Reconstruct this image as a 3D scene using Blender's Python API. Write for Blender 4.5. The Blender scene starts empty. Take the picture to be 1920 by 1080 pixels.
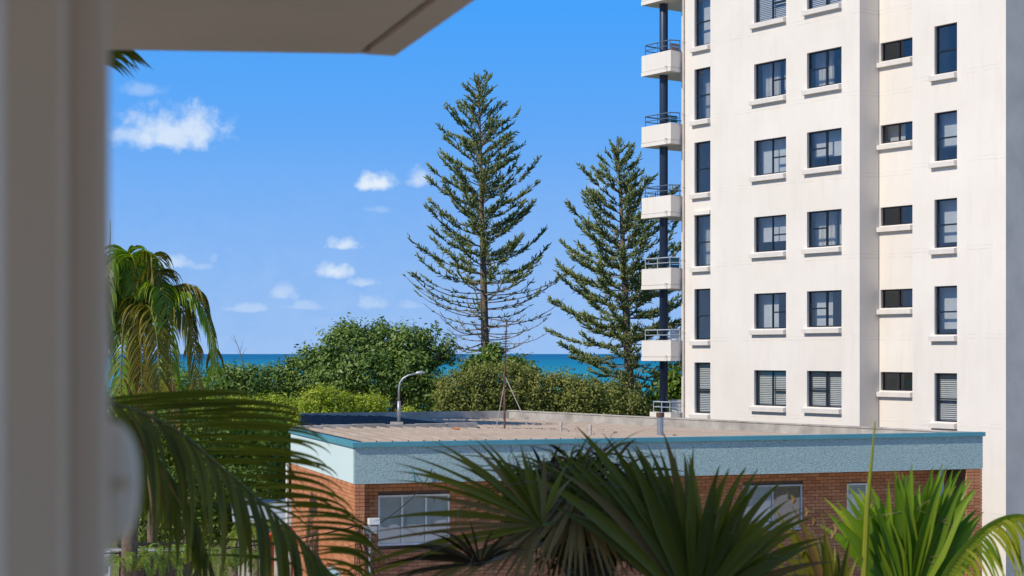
import bpy, bmesh, math, random
import numpy as np
from mathutils import Vector, Matrix
R = math.radians
scene = bpy.context.scene
COL = scene.collection

# ------------------------------------------------------------------ camera, light, exposure
EYE = 8.0                    # eye height over the ground
FPX, CX, CY = 3145.0, 960.0, 663.0      # focal length / principal point in photo pixels
cam_d = bpy.data.cameras.new('camera')
cam = bpy.data.objects.new('camera', cam_d); COL.objects.link(cam)
cam.location = (0, 0, EYE); cam.rotation_euler = (R(90), 0, 0)
cam_d.sensor_width = 36.0; cam_d.lens = 36.0 * FPX / 1920.0
cam_d.shift_y = (CY - 540.0) / 1920.0
cam_d.clip_start = 0.05; cam_d.clip_end = 80000
cam_d.dof.use_dof = True; cam_d.dof.focus_distance = 55.0; cam_d.dof.aperture_fstop = 6.3
scene.camera = cam

SUN_T, SUN_EL = 34.0, 42.0
SDIR = Vector((-math.cos(R(SUN_T)) * math.cos(R(SUN_EL)), -math.sin(R(SUN_T)) * math.cos(R(SUN_EL)), math.sin(R(SUN_EL))))
sun_d = bpy.data.lights.new('sun', 'SUN'); sun_d.energy = 3.55; sun_d.angle = R(0.53); sun_d.color = (1.0, 0.90, 0.75)
sun = bpy.data.objects.new('sun', sun_d); COL.objects.link(sun)
sun.rotation_euler = (-SDIR).to_track_quat('-Z', 'Y').to_euler(); sun.location = (-40, -30, 60)

scene.view_settings.view_transform = 'Standard'; scene.view_settings.look = 'None'
scene.view_settings.gamma = 1.0; scene.view_settings.exposure = 0.2
scene.view_settings.use_curve_mapping = False

def U(px, py, Y):            # photo pixel at distance Y -> world point
    return Vector(((px - CX) / FPX * Y, Y, EYE - (py - CY) / FPX * Y))

# ------------------------------------------------------------------ world
W = bpy.data.worlds.new('World'); scene.world = W; W.use_nodes = True
nt = W.node_tree; nt.nodes.clear()
def wn(t, **kw):
    n = nt.nodes.new(t)
    for k, v in kw.items(): setattr(n, k, v)
    return n
def wmath(op, a, b=None, c=None, clamp=False):
    n = wn('ShaderNodeMath', operation=op); n.use_clamp = clamp
    for i, v in enumerate((a, b, c)):
        if v is None: continue
        if isinstance(v, (int, float)): n.inputs[i].default_value = v
        else: nt.links.new(v, n.inputs[i])
    return n.outputs[0]
out = wn('ShaderNodeOutputWorld'); bg = wn('ShaderNodeBackground')
sky = wn('ShaderNodeTexSky', sky_type='NISHITA'); sky.sun_disc = False
sky.sun_elevation = R(SUN_EL); sky.sun_rotation = math.atan2(SDIR.x, SDIR.y)
sky.altitude = 0; sky.air_density = 1.0; sky.dust_density = 0.1; sky.ozone_density = 1.0
hs = wn('ShaderNodeHueSaturation'); hs.inputs['Saturation'].default_value = 1.0
nt.links.new(sky.outputs[0], hs.inputs['Color'])
tint = wn('ShaderNodeMix', data_type='RGBA', blend_type='MULTIPLY'); tint.inputs['Factor'].default_value = 1.0; tint.inputs['B'].default_value = (.56, .84, 1.16, 1)
nt.links.new(hs.outputs[0], tint.inputs['A'])
tc = wn('ShaderNodeTexCoord'); sep = wn('ShaderNodeSeparateXYZ')
nt.links.new(tc.outputs['Generated'], sep.inputs[0])
az = wmath('ARCTAN2', sep.outputs[0], sep.outputs[1]); el = wmath('ARCSINE', sep.outputs[2])
nz = wn('ShaderNodeTexNoise'); nz.inputs['Scale'].default_value = 60; nz.inputs['Detail'].default_value = 6; nz.inputs['Roughness'].default_value = 0.62
nt.links.new(tc.outputs['Generated'], nz.inputs['Vector'])
nz2 = wn('ShaderNodeTexNoise'); nz2.inputs['Scale'].default_value = 150; nz2.inputs['Detail'].default_value = 5
nt.links.new(tc.outputs['Generated'], nz2.inputs['Vector'])
nval = wmath('SUBTRACT', wmath('ADD', wmath('MULTIPLY', nz.outputs[0], 0.7), wmath('MULTIPLY', nz2.outputs[0], 0.3)), 0.5)
# fair-weather cumulus: (px, py, half width, half height, density, flat base)
CL = [(318, 264, 92, 58, .80, 1), (258, 266, 66, 28, .55, 1), (355, 255, 48, 50, .78, 1), (706, 347, 46, 26, 1.0, 1), (783, 340, 30, 26, .6, 1),
      (640, 463, 36, 18, .8, 1), (623, 510, 38, 26, .85, 1), (686, 532, 30, 13, .5, 1), (325, 497, 42, 22, .55, 1), (378, 504, 26, 9, .3, 0),
      (527, 556, 30, 26, .5, 1), (470, 580, 62, 16, .4, 1), (560, 577, 70, 14, .35, 1), (702, 572, 34, 22, .4, 1), (265, 180, 44, 12, .28, 0),
      (710, 394, 32, 9, .22, 0), (1118, 352, 34, 26, .25, 1), (770, 575, 40, 12, .3, 1), (400, 486, 9, 12, .2, 0), (650, 605, 200, 16, .18, 0)]
mask = None
for (px, py, rx, ry, dn, flat) in CL:
    a0 = math.atan2(px - CX, FPX); e0 = math.atan2(CY - py, FPX)
    dx = wmath('DIVIDE', wmath('SUBTRACT', az, a0), rx / FPX)
    dy = wmath('DIVIDE', wmath('SUBTRACT', el, e0), ry / FPX)
    if flat:   # squash below the base line
        dy = wmath('MAXIMUM', dy, wmath('MULTIPLY', dy, -2.2))
    d = wmath('SQRT', wmath('ADD', wmath('MULTIPLY', dx, dx), wmath('MULTIPLY', dy, dy)))
    d = wmath('ADD', d, wmath('MULTIPLY', nval, 3.1))
    m = wn('ShaderNodeMapRange', interpolation_type='SMOOTHSTEP')
    m.inputs['From Min'].default_value = 1.3; m.inputs['From Max'].default_value = 0.12
    m.inputs['To Min'].default_value = 0; m.inputs['To Max'].default_value = dn
    nt.links.new(d, m.inputs['Value'])
    mask = m.outputs[0] if mask is None else wmath('MAXIMUM', mask, m.outputs[0])
# the same scattered cumulus goes on round the rest of the horizon
nz3 = wn('ShaderNodeTexNoise'); nz3.inputs['Scale'].default_value = 9; nz3.inputs['Detail'].default_value = 8
mp = wn('ShaderNodeMapping'); mp.inputs['Scale'].default_value = (1, 1, 2.4)
nt.links.new(tc.outputs['Generated'], mp.inputs[0]); nt.links.new(mp.outputs[0], nz3.inputs['Vector'])
m = wn('ShaderNodeMapRange', interpolation_type='SMOOTHSTEP'); m.inputs['From Min'].default_value = .60; m.inputs['From Max'].default_value = .72
m.inputs['To Max'].default_value = .7
nt.links.new(nz3.outputs[0], m.inputs['Value'])
behind = wmath('GREATER_THAN', wmath('ABSOLUTE', az), 0.34)
lowel = wmath('MULTIPLY', wmath('GREATER_THAN', el, 0.01), wmath('LESS_THAN', el, 0.9))
mask = wmath('MAXIMUM', mask, wmath('MULTIPLY', wmath('MULTIPLY', m.outputs[0], behind), lowel))
# thin veil of haze cloud low over the sea
veil = wn('ShaderNodeMapRange'); veil.inputs['From Min'].default_value = 0.13; veil.inputs['From Max'].default_value = 0.0; veil.inputs['To Max'].default_value = 0.16
nt.links.new(el, veil.inputs['Value'])
mask = wmath('MAXIMUM', mask, wmath('MULTIPLY', veil.outputs[0], wmath('ADD', wmath('MULTIPLY', nval, 2.0), 1.0)))
mix = wn('ShaderNodeMix', data_type='RGBA'); mix.inputs['B'].default_value = (4.9, 5.5, 6.1, 1)
nt.links.new(mask, mix.inputs['Factor']); hz = wn('ShaderNodeMapRange', interpolation_type='SMOOTHSTEP'); hz.inputs['From Min'].default_value = .27; hz.inputs['From Max'].default_value = -.06; hz.inputs['To Max'].default_value = .92
nt.links.new(el, hz.inputs['Value'])
hzm = wn('ShaderNodeMix', data_type='RGBA'); hzm.inputs['B'].default_value = (1.8, 3.1, 5.4, 1)
md = wn('ShaderNodeMapRange', interpolation_type='SMOOTHSTEP'); md.inputs['From Min'].default_value = .75; md.inputs['From Max'].default_value = .16; nt.links.new(el, md.inputs['Value'])
mdm = wn('ShaderNodeMix', data_type='RGBA'); mdm.inputs['B'].default_value = (.26, 2.2, 6.1, 1)
nt.links.new(md.outputs[0], mdm.inputs['Factor']); nt.links.new(tint.outputs['Result'], mdm.inputs['A'])
nt.links.new(hz.outputs[0], hzm.inputs['Factor']); nt.links.new(mdm.outputs['Result'], hzm.inputs['A'])
nt.links.new(hzm.outputs['Result'], mix.inputs['A'])
nt.links.new(mix.outputs['Result'], bg.inputs[0]); bg.inputs[1].default_value = 0.138
nt.links.new(bg.outputs[0], out.inputs[0])

# ------------------------------------------------------------------ helpers
def tag(o, label=None, cat=None, group=None, kind=None):
    if label: o['label'] = label
    if cat: o['category'] = cat
    if group: o['group'] = group
    if kind: o['kind'] = kind
    return o
def empty(name, loc=(0, 0, 0), label=None, cat=None, group=None):
    o = bpy.data.objects.new(name, None); o.empty_display_size = .2
    COL.objects.link(o); o.location = loc
    return tag(o, label, cat, group)
def link(name, me, mat, parent=None, smooth=False):
    if mat is not None and not me.materials: me.materials.append(mat)
    o = bpy.data.objects.new(name, me); COL.objects.link(o)
    if smooth:
        me.polygons.foreach_set('use_smooth', [True] * len(me.polygons))
    if parent is not None:
        o.parent = parent
        o.matrix_parent_inverse = Matrix.Identity(4)
        pw = parent_world(parent)
        o.location = -pw if me.get('world', 1) else (0, 0, 0)
    return o
def parent_world(p):
    v = Vector((0, 0, 0))
    while p is not None:
        v += p.location; p = p.parent
    return v
class MB:
    def __init__(s): s.v = []; s.f = []
    def add(s, vs, fs):
        n = len(s.v); s.v += [tuple(v) for v in vs]; s.f += [tuple(i + n for i in f) for f in fs]; return s
    def box(s, a, b):
        x0, y0, z0 = a; x1, y1, z1 = b
        return s.add([(x0,y0,z0),(x1,y0,z0),(x1,y1,z0),(x0,y1,z0),(x0,y0,z1),(x1,y0,z1),(x1,y1,z1),(x0,y1,z1)],
                     [(0,3,2,1),(4,5,6,7),(0,1,5,4),(1,2,6,5),(2,3,7,6),(3,0,4,7)])
    def obox(s, o, e, u0, u1, w0, w1, z0, z1):
        """box along horizontal dir e from origin o; w measured along the outward normal n (e rotated -90)"""
        n = Vector((e.y, -e.x, 0)); o = Vector((o[0], o[1], 0)); e = Vector((e.x, e.y, 0))
        P = lambda u, w, z: o + e * u + n * w + Vector((0, 0, z))
        return s.add([P(u0,w1,z0),P(u1,w1,z0),P(u1,w0,z0),P(u0,w0,z0),P(u0,w1,z1),P(u1,w1,z1),P(u1,w0,z1),P(u0,w0,z1)],
                     [(0,3,2,1),(4,5,6,7),(0,1,5,4),(1,2,6,5),(2,3,7,6),(3,0,4,7)])
    def prism(s, poly, z0, z1):
        n = len(poly)
        zz0 = z0 if isinstance(z0, (list, tuple)) else [z0] * n; zz1 = z1 if isinstance(z1, (list, tuple)) else [z1] * n
        vs = [(p[0], p[1], zz0[i]) for i, p in enumerate(poly)] + [(p[0], p[1], zz1[i]) for i, p in enumerate(poly)]
        return s.add(vs, [tuple(range(n - 1, -1, -1)), tuple(range(n, 2 * n))] + [(i, (i + 1) % n, n + (i + 1) % n, n + i) for i in range(n)])
    def tube(s, pts, rad, n=6, cap=True):
        pts = [Vector(p) for p in pts]; k = len(pts)
        rr = rad if isinstance(rad, (list, tuple)) else [rad] * k
        vs = []
        prev = None
        for i, p in enumerate(pts):
            t = (pts[min(i + 1, k - 1)] - pts[max(i - 1, 0)])
            t = t.normalized() if t.length > 1e-9 else Vector((0, 0, 1))
            if prev is None:
                a = t.orthogonal().normalized()
            else:
                a = (prev - t * prev.dot(t)); a = a.normalized() if a.length > 1e-6 else t.orthogonal().normalized()
            prev = a; b = t.cross(a)
            for j in range(n):
                th = 2 * math.pi * j / n
                vs.append(p + (a * math.cos(th) + b * math.sin(th)) * rr[i])
        fs = [(i * n + j, i * n + (j + 1) % n, (i + 1) * n + (j + 1) % n, (i + 1) * n + j) for i in range(k - 1) for j in range(n)]
        if cap: fs += [tuple(range(n - 1, -1, -1)), tuple(range((k - 1) * n, k * n))]
        return s.add(vs, fs)
    def mesh(s, name):
        me = bpy.data.meshes.new(name); me.from_pydata(s.v, [], s.f); me.update(); return me
    def build(s, name, mat, parent=None, smooth=False):
        return link(name, s.mesh(name), mat, parent, smooth)
def np_mesh(name, V, F):
    """V (n,3), F (m,k) arrays"""
    me = bpy.data.meshes.new(name); m, k = F.shape
    me.vertices.add(len(V)); me.vertices.foreach_set('co', V.astype(np.float32).ravel())
    me.loops.add(m * k); me.loops.foreach_set('vertex_index', F.astype(np.int32).ravel())
    me.polygons.add(m); me.polygons.foreach_set('loop_start', np.arange(0, m * k, k, dtype=np.int32))
    me.update(calc_edges=True); me.validate(); return me
def bez(p0, p1, p2, t): return p0 * ((1 - t) ** 2) + p1 * (2 * t * (1 - t)) + p2 * (t * t)
def poly_at(pts, t):
    n = len(pts) - 1; x = max(0, min(.99999, t)) * n; i = int(x); f = x - i
    p0 = pts[max(i - 1, 0)]; p1 = pts[i]; p2 = pts[i + 1]; p3 = pts[min(i + 2, n)]
    return 0.5 * ((2 * p1) + (p2 - p0) * f + (2 * p0 - 5 * p1 + 4 * p2 - p3) * f * f + (3 * p1 - p0 - 3 * p2 + p3) * f ** 3)

# ------------------------------------------------------------------ materials
class NT:
    def __init__(s, name):
        s.m = bpy.data.materials.new(name); s.m.use_nodes = True; s.t = s.m.node_tree
        s.b = s.t.nodes['Principled BSDF']; s.o = s.t.nodes['Material Output']
    def n(s, t, **kw):
        q = s.t.nodes.new(t)
        for k, v in kw.items(): setattr(q, k, v)
        return q
    def l(s, a, b): s.t.links.new(a, b)
    def noise(s, scale, detail=4, rough=.55, stretch=None, co='Object'):
        tcn = s.n('ShaderNodeTexCoord'); q = s.n('ShaderNodeTexNoise')
        q.inputs['Scale'].default_value = scale; q.inputs['Detail'].default_value = detail; q.inputs['Roughness'].default_value = rough
        if stretch:
            mpn = s.n('ShaderNodeMapping'); mpn.inputs['Scale'].default_value = stretch
            s.l(tcn.outputs[co], mpn.inputs[0]); s.l(mpn.outputs[0], q.inputs['Vector'])
        else: s.l(tcn.outputs[co], q.inputs['Vector'])
        return q.outputs[0]
    def ramp(s, fac, stops):
        q = s.n('ShaderNodeValToRGB'); e = q.color_ramp.elements
        while len(e) < len(stops): e.new(.5)
        for i, (p, c) in enumerate(stops):
            e[i].position = p; e[i].color = (*c, 1)
        s.l(fac, q.inputs[0]); return q.outputs[0]
    def math(s, op, a, b=None, clamp=False):
        q = s.n('ShaderNodeMath', operation=op); q.use_clamp = clamp
        for i, v in enumerate((a, b)):
            if v is None: continue
            if isinstance(v, (int, float)): q.inputs[i].default_value = v
            else: s.l(v, q.inputs[i])
        return q.outputs[0]
    def mixc(s, fac, a, b, mode='MIX'):
        q = s.n('ShaderNodeMix', data_type='RGBA', blend_type=mode)
        for k, v in (('Factor', fac), ('A', a), ('B', b)):
            if isinstance(v, (int, float)): q.inputs[k].default_value = v
            elif isinstance(v, tuple): q.inputs[k].default_value = (*v, 1)
            else: s.l(v, q.inputs[k])
        return q.outputs['Result']
    def bump(s, h, strength=.3, dist=.02):
        q = s.n('ShaderNodeBump'); q.inputs['Strength'].default_value = strength; q.inputs['Distance'].default_value = dist
        s.l(h, q.inputs['Height']); s.l(q.outputs[0], s.b.inputs['Normal']); return q
    def col(s, c):
        if isinstance(c, tuple): s.b.inputs['Base Color'].default_value = (*c, 1)
        else: s.l(c, s.b.inputs['Base Color'])
    def rough(s, r, spec=.5):
        s.b.inputs['Roughness'].default_value = r; s.b.inputs['Specular IOR Level'].default_value = spec
def simple(name, c, rough=.6, var=.12, scale=6, spec=.4, bump=0, metal=0):
    q = NT(name); f = q.noise(scale, 5)
    lo = tuple(x * (1 - var) for x in c); hi = tuple(min(1, x * (1 + var)) for x in c)
    q.col(q.ramp(f, [(.3, lo), (.7, hi)])); q.rough(rough, spec); q.b.inputs['Metallic'].default_value = metal
    if bump: q.bump(q.noise(scale * 8, 3), bump, .01)
    return q.m

def mat_render():           # cream painted cement render of the tower
    q = NT('cream_render')
    f = q.noise(.35, 6, .6); g = q.noise(2.6, 7, .72, (1, 1, .14))
    c = q.ramp(f, [(.3, (.76, .70, .615)), (.7, (.83, .775, .70))])
    c = q.mixc(q.math('MULTIPLY', q.ramp(g, [(.50, (0, 0, 0)), (.80, (1, 1, 1))]), .30), c, (.58, .53, .46))
    # thin construction joints at each floor, worn and interrupted
    tcn = q.n('ShaderNodeTexCoord'); sp = q.n('ShaderNodeSeparateXYZ'); q.l(tcn.outputs['Object'], sp.inputs[0])
    wob = q.math('MULTIPLY', q.noise(1.2, 3), .10)
    z = q.math('DIVIDE', q.math('ADD', q.math('ADD', sp.outputs[2], wob), 1.27), 2.8)
    fr = q.math('FRACT', z)
    l1 = q.math('LESS_THAN', q.math('ABSOLUTE', q.math('SUBTRACT', fr, .5)), .006)
    l2 = q.math('LESS_THAN', q.math('ABSOLUTE', q.math('SUBTRACT', fr, .545)), .004)
    br = q.ramp(q.noise(1.6, 4, .6), [(.42, (0, 0, 0)), (.6, (1, 1, 1))])
    ln = q.math('MULTIPLY', q.math('MULTIPLY', q.math('ADD', l1, l2, True), br), .30)
    q.col(q.mixc(ln, c, (.45, .42, .38))); q.rough(.85, .2)
    q.bump(q.noise(25, 4), .12, .01); return q.m
def mat_stucco(name, base, strength):
    q = NT(name); tcn = q.n('ShaderNodeTexCoord')
    v = q.n('ShaderNodeTexVoronoi'); v.inputs['Scale'].default_value = 40; q.l(tcn.outputs['Object'], v.inputs['Vector'])
    f = q.noise(34, 3, .6); g = q.noise(.9, 5)
    c = q.mixc(q.math('MULTIPLY', g, .5), base, tuple(x * .82 for x in base))
    sp_ = q.ramp(q.noise(30, 2, .5), [(.36, (.80, .80, .80)), (.5, (1, 1, 1)), (.66, (1.15, 1.15, 1.15))]) if strength > .5 else (1.0, 1.0, 1.0)
    q.col(q.mixc(1.0, c, sp_, 'MULTIPLY')); q.rough(.95, .05)
    q.bump(f, strength, .12 if strength > .5 else .02); return q.m
def mat_brick():
    q = NT('orange_brick'); gi = q.n('ShaderNodeNewGeometry'); oi = q.n('ShaderNodeObjectInfo')
    r = q.math('FRACT', q.math('ADD', gi.outputs['Random Per Island'], q.math('MULTIPLY', oi.outputs['Random'], 7.31)))
    c = q.ramp(r, [(0, (.40, .140, .060)), (.35, (.52, .205, .090)), (.7, (.60, .260, .120)), (1, (.45, .160, .075))])
    f = q.noise(9, 5, .7); c = q.mixc(q.math('MULTIPLY', f, .35), c, (.55, .30, .18))
    q.col(c); q.rough(.9, .15); q.bump(q.noise(60, 4), .4, .006); return q.m
def leaf_mat(name, lo, mid, hi, trans=.25, rough=.45, spec=.4):
    q = NT(name); gi = q.n('ShaderNodeNewGeometry'); oi = q.n('ShaderNodeObjectInfo')
    r = q.math('FRACT', q.math('ADD', gi.outputs['Random Per Island'], q.math('MULTIPLY', oi.outputs['Random'], 5.17)))
    big = q.noise(.7, 3)
    r2 = q.math('ADD', q.math('MULTIPLY', r, .7), q.math('MULTIPLY', q.math('SUBTRACT', big, .35), .9), True)
    c = q.ramp(r2, [(0, lo), (.5, mid), (1, hi)])
    q.col(c); q.rough(rough, spec)
    tr = q.n('ShaderNodeBsdfTranslucent'); q.l(q.mixc(1.0, c, (1.25, 1.3, .55), 'MULTIPLY'), tr.inputs[0])
    mx = q.n('ShaderNodeMixShader'); mx.inputs[0].default_value = trans
    q.l(q.b.outputs[0], mx.inputs[1]); q.l(tr.outputs[0], mx.inputs[2]); q.l(mx.outputs[0], q.o.inputs[0]); return q.m
def glass_mat(name, tint=(.90, .94, .96), refl=.12):
    q = NT(name); q.t.nodes.remove(q.b)
    tr = q.n('ShaderNodeBsdfTransparent'); tr.inputs[0].default_value = (*tint, 1)
    gl = q.n('ShaderNodeBsdfGlossy'); gl.inputs['Roughness'].default_value = .015; gl.inputs[0].default_value = (.9, .95, 1, 1)
    lw = q.n('ShaderNodeLayerWeight'); lw.inputs[0].default_value = .5
    fac = q.math('ADD', q.math('MULTIPLY', q.math('POWER', lw.outputs['Facing'], 4.0), .7), refl, True)
    mx = q.n('ShaderNodeMixShader'); q.l(fac, mx.inputs[0]); q.l(tr.outputs[0], mx.inputs[1]); q.l(gl.outputs[0], mx.inputs[2])
    # slightly wavy panes
    bp = q.n('ShaderNodeBump'); bp.inputs['Strength'].default_value = .05; bp.inputs['Distance'].default_value = .05
    q.l(q.noise(1.5, 2), bp.inputs['Height']); q.l(bp.outputs[0], gl.inputs['Normal'])
    q.l(mx.outputs[0], q.o.inputs[0]); return q.m

M = dict(
    render=mat_render(),
    sill=simple('painted_sill', (.78, .73, .66), .7, .06, 3, .25),
    frame=simple('dark_window_frame', (.012, .016, .026), .35, .2, 4, .5),
    glass=glass_mat('window_glass'),
    curtain=simple('white_curtain', (.60, .58, .55), .9, .08, 6, .1),
    blind=simple('pale_blind', (.50, .50, .50), .8, .08, 4, .2),
    room=simple('room_interior', (.16, .15, .14), .9, .2, 1, .1),
    navy=simple('navy_paint', (.018, .034, .070), .38, .12, 3, .5),
    rail=simple('rail_paint', (.10, .14, .19), .4, .1, 3, .5),
    railpale=simple('pale_rail_paint', (.42, .47, .52), .4, .1, 3, .5),
    teal=simple('teal_fabric', (.05, .22, .26), .8), pink=simple('terracotta_plastic', (.60, .38, .30), .6), white=simple('white_plastic', (.75, .75, .73), .5),
    pipe=simple('tan_downpipe', (.62, .54, .45), .6, .1, 3, .3),
    cap=simple('teal_metal_cap', (.085, .29, .345), .6, .12, 1.5, .4),
    stucco=mat_stucco('pale_blue_stucco', (.47, .64, .64), .8),
    paleblue=mat_stucco('pale_blue_render', (.60, .74, .74), .10),
    brick=mat_brick(),
    mortar=simple('dark_mortar', (.16, .105, .075), .95, .2, 5, .1),
    conc=simple('weathered_concrete', (.42, .385, .34), 1.0, .28, 1.6, .0, .3),
    bluetrim=simple('pale_blue_trim', (.34, .56, .64), .5, .1, 3, .3),
    metal=simple('galvanised_metal', (.45, .46, .47), .45, .2, 5, .5, 0, .6),
    rust=simple('rusty_steel', (.16, .085, .06), .8, .35, 6, .3),
    wire=simple('black_cable', (.02, .02, .022), .6), palewire=simple('pale_guy_wire', (.6, .52, .45), .7),
    orange=simple('orange_plastic', (.72, .10, .02), .45, .12, 3, .4),
    dark=simple('dark_timber', (.03, .026, .022), .8, .3, 5, .2),
    trunk=simple('grey_bark', (.19, .145, .105), .95, .35, 7, .1, .6),
    palmtrunk=simple('palm_bark', (.16, .12, .085), .95, .35, 9, .1, .6),
    beige=simple('beige_frame_paint', (.90, .62, .39), .55, .05, 1.2, .35),
    greyframe=simple('grey_frame_paint', (.74, .52, .34), .5, .05, 1.2, .35),
    latch=simple('grey_latch', (.88, .68, .48), .45, .05, 2, .4),
    soffit=simple('soffit_paint', (.90, .69, .51), .85, .09, 1.1, .2, .25),
    groove=simple('soffit_groove', (.42, .36, .31), .9),
    ownwall=simple('own_block_render', (.85, .72, .57), .9, .06, .6, .2),
    needle=leaf_mat('norfolk_needles', (0.084, 0.133, 0.049), (0.178, 0.235, 0.076), (0.358, 0.358, 0.115), .15, .6, .25),
    deep=leaf_mat('deep_green_leaves', (0.065, 0.126, 0.029), (0.148, 0.238, 0.047), (0.296, 0.378, 0.086), .25, .5, .32),
    lime=leaf_mat('lime_leaves', (0.190, 0.271, 0.021), (0.362, 0.444, 0.040), (0.544, 0.562, 0.073), .3, .55, .3),
    olive=leaf_mat('olive_leaves', (0.117, 0.146, 0.035), (0.225, 0.250, 0.051), (0.360, 0.351, 0.098), .22, .55, .3),
    mid=leaf_mat('mid_green_leaves', (0.078, 0.139, 0.024), (0.157, 0.244, 0.035), (0.313, 0.383, 0.061), .28, .45, .4),
    bright=leaf_mat('bright_green_leaves', (.075, .15, .012), (.14, .23, .02), (.22, .30, .03), .35, .45, .4),
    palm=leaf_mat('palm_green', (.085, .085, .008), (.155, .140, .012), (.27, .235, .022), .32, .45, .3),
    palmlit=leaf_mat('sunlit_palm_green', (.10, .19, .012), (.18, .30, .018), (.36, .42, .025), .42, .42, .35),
    palmyellow=leaf_mat('yellow_palm_green', (.22, .27, .02), (.32, .36, .03), (.42, .40, .05), .4, .45, .4),
    straw=leaf_mat('dead_palm_straw', (.15, .080, .030), (.29, .175, .065), (.42, .285, .125), .2, .85, .08),
    thatch=leaf_mat('dark_palm_fibre', (.022, .012, .006), (.055, .032, .014), (.12, .072, .032), .05, .95, .02),
    rachis=simple('palm_rachis', (.17, .15, .03), .5, .2, 8, .4),
    rachisdead=simple('dead_rachis', (.26, .18, .10), .8, .2, 8, .2),
)
def mat_roof():
    q = NT('dusty_roof_sheet'); f = q.noise(.5, 6, .65); g = q.noise(6, 5, .7)
    c = q.ramp(f, [(.25, (.30, .24, .19)), (.55, (.40, .33, .27)), (.8, (.46, .40, .34))])
    c = q.mixc(q.math('MULTIPLY', q.ramp(g, [(.5, (0, 0, 0)), (.75, (1, 1, 1))]), .4), c, (.26, .20, .17))
    tcn = q.n('ShaderNodeTexCoord'); vm = q.n('ShaderNodeVectorMath', operation='DOT_PRODUCT'); vm.inputs[1].default_value = (.9497, .3132, 0); q.l(tcn.outputs['Object'], vm.inputs[0])
    ph = q.math('FRACT', q.math('DIVIDE', q.math('ADD', vm.outputs['Value'], 20.0), .38))
    ln = q.math('MULTIPLY', q.math('LESS_THAN', ph, .30), q.ramp(q.noise(2.5, 5, .7), [(.3, (.25, .25, .25)), (.6, (1, 1, 1))]))
    c = q.mixc(q.math('MULTIPLY', ln, .75), c, (.15, .11, .085))
    q.col(c); q.rough(1.0, .0); return q.m
M['roof'] = mat_roof()
def mat_ground():
    q = NT('garden_ground'); f = q.noise(.25, 6); c = q.ramp(f, [(.3, (.10, .11, .035)), (.6, (.17, .15, .075)), (.8, (.28, .23, .15))])
    q.col(c); q.rough(.95, .1); return q.m
M['ground'] = mat_ground()
def mat_sea():
    q = NT('sea_water')
    f = q.noise(.004, 4, .6, (1, 2.2, 1))
    tcn = q.n('ShaderNodeTexCoord'); sp = q.n('ShaderNodeSeparateXYZ'); q.l(tcn.outputs['Object'], sp.inputs[0])
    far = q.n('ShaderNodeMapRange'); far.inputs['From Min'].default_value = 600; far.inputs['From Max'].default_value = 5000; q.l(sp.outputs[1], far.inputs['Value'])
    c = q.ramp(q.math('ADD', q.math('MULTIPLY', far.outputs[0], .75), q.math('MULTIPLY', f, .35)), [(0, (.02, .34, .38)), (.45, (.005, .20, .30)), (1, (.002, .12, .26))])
    q.col(c); q.rough(.55, .12)
    q.bump(q.noise(.35, 5, .6, (.5, 1, 1)), .35, .5); return q.m
M['sea'] = mat_sea()

# ------------------------------------------------------------------ ground and sea
def gz(x, y):
    s = max(0, min(1, (y - 60) / 10)); s = s * s * (3 - 2 * s)
    e = max(0, min(1, (y - 105) / 40)); e = e * e * (3 - 2 * e)
    return 3.6 * s - 12 * e + (0.25 * math.sin(x * .7) * math.cos(y * .5) if y > 62 else 0)
g = MB(); xs = [-900, -400, -200, -120] + list(range(-80, 81, 4)) + [120, 200, 400, 900]; ys = [-400, -150, -60, -20, 0, 20, 40, 52] + list(range(56, 150, 3))
for y in ys:
    for x in xs: g.v.append((x, y, gz(x, y)))
nx = len(xs)
for j in range(len(ys) - 1):
    for i in range(nx - 1): g.f.append((j * nx + i, j * nx + i + 1, (j + 1) * nx + i + 1, (j + 1) * nx + i))
tag(g.build('ground', M['ground'], None, True), kind='structure')
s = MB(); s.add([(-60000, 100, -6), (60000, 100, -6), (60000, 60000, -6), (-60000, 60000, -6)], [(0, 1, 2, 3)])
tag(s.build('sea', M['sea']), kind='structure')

PAVE = simple('pale_bounce_paving', (.70, .59, .46), .9, .1, .8, .2)  # unseen pale paving added to bounce light onto soffit, post and tower side
dv = MB(); dv.box((-34, 8.5, -.05), (120, 36, .006)); tag(dv.build('bounce_paving_front', PAVE), kind='structure')
dv = MB(); dv.box((-120, -120, -.05), (120, -15, .006)); tag(dv.build('bounce_paving_rear', PAVE), kind='structure')
dv = MB(); dv.box((17, 36.1, -.05), (120, 80, .006)); tag(dv.build('bounce_paving_side', PAVE), kind='structure')
# ------------------------------------------------------------------ the block the photograph is taken from
ob = empty('apartment_block', (-8, -8, 0), 'beige rendered apartment block with an overhanging balcony ceiling and unseen walls sized to shade the palms', 'building')
w = MB(); w.box((-36, -14, -.5), (-6, -1.6, 21.8)); w.build('wall', M['ownwall'], ob)  # unseen walls, sized to shade the palms and leave skylight on the post
w = MB(); w.box((-5.999, -14, -.5), (13, -7, 6.2)); w.build('wall', M['ownwall'], ob)
ZS = EYE + .75
S = Vector((-.2957, 4.227)); fd = Vector((-.703, -.067)).normalized(); sd = Vector((.2165, -.669)).normalized()
L0 = S + fd * 9; Bk = S + sd * ((S.y + 1.59) / -sd.y); BkL = Vector((L0.x, -1.59))
m_ = MB(); m_.prism([S, Bk, BkL, L0][::-1], ZS + .02, ZS + .27); slab = m_.build('balcony_ceiling', M['soffit'], ob)
gn = Vector((sd.y, -sd.x)); gn = gn if gn.x < 0 else -gn     # towards the inside
def inset(p, a, b): return p + gn * a + sd * b
gi0, gi1 = .075, .098
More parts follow.
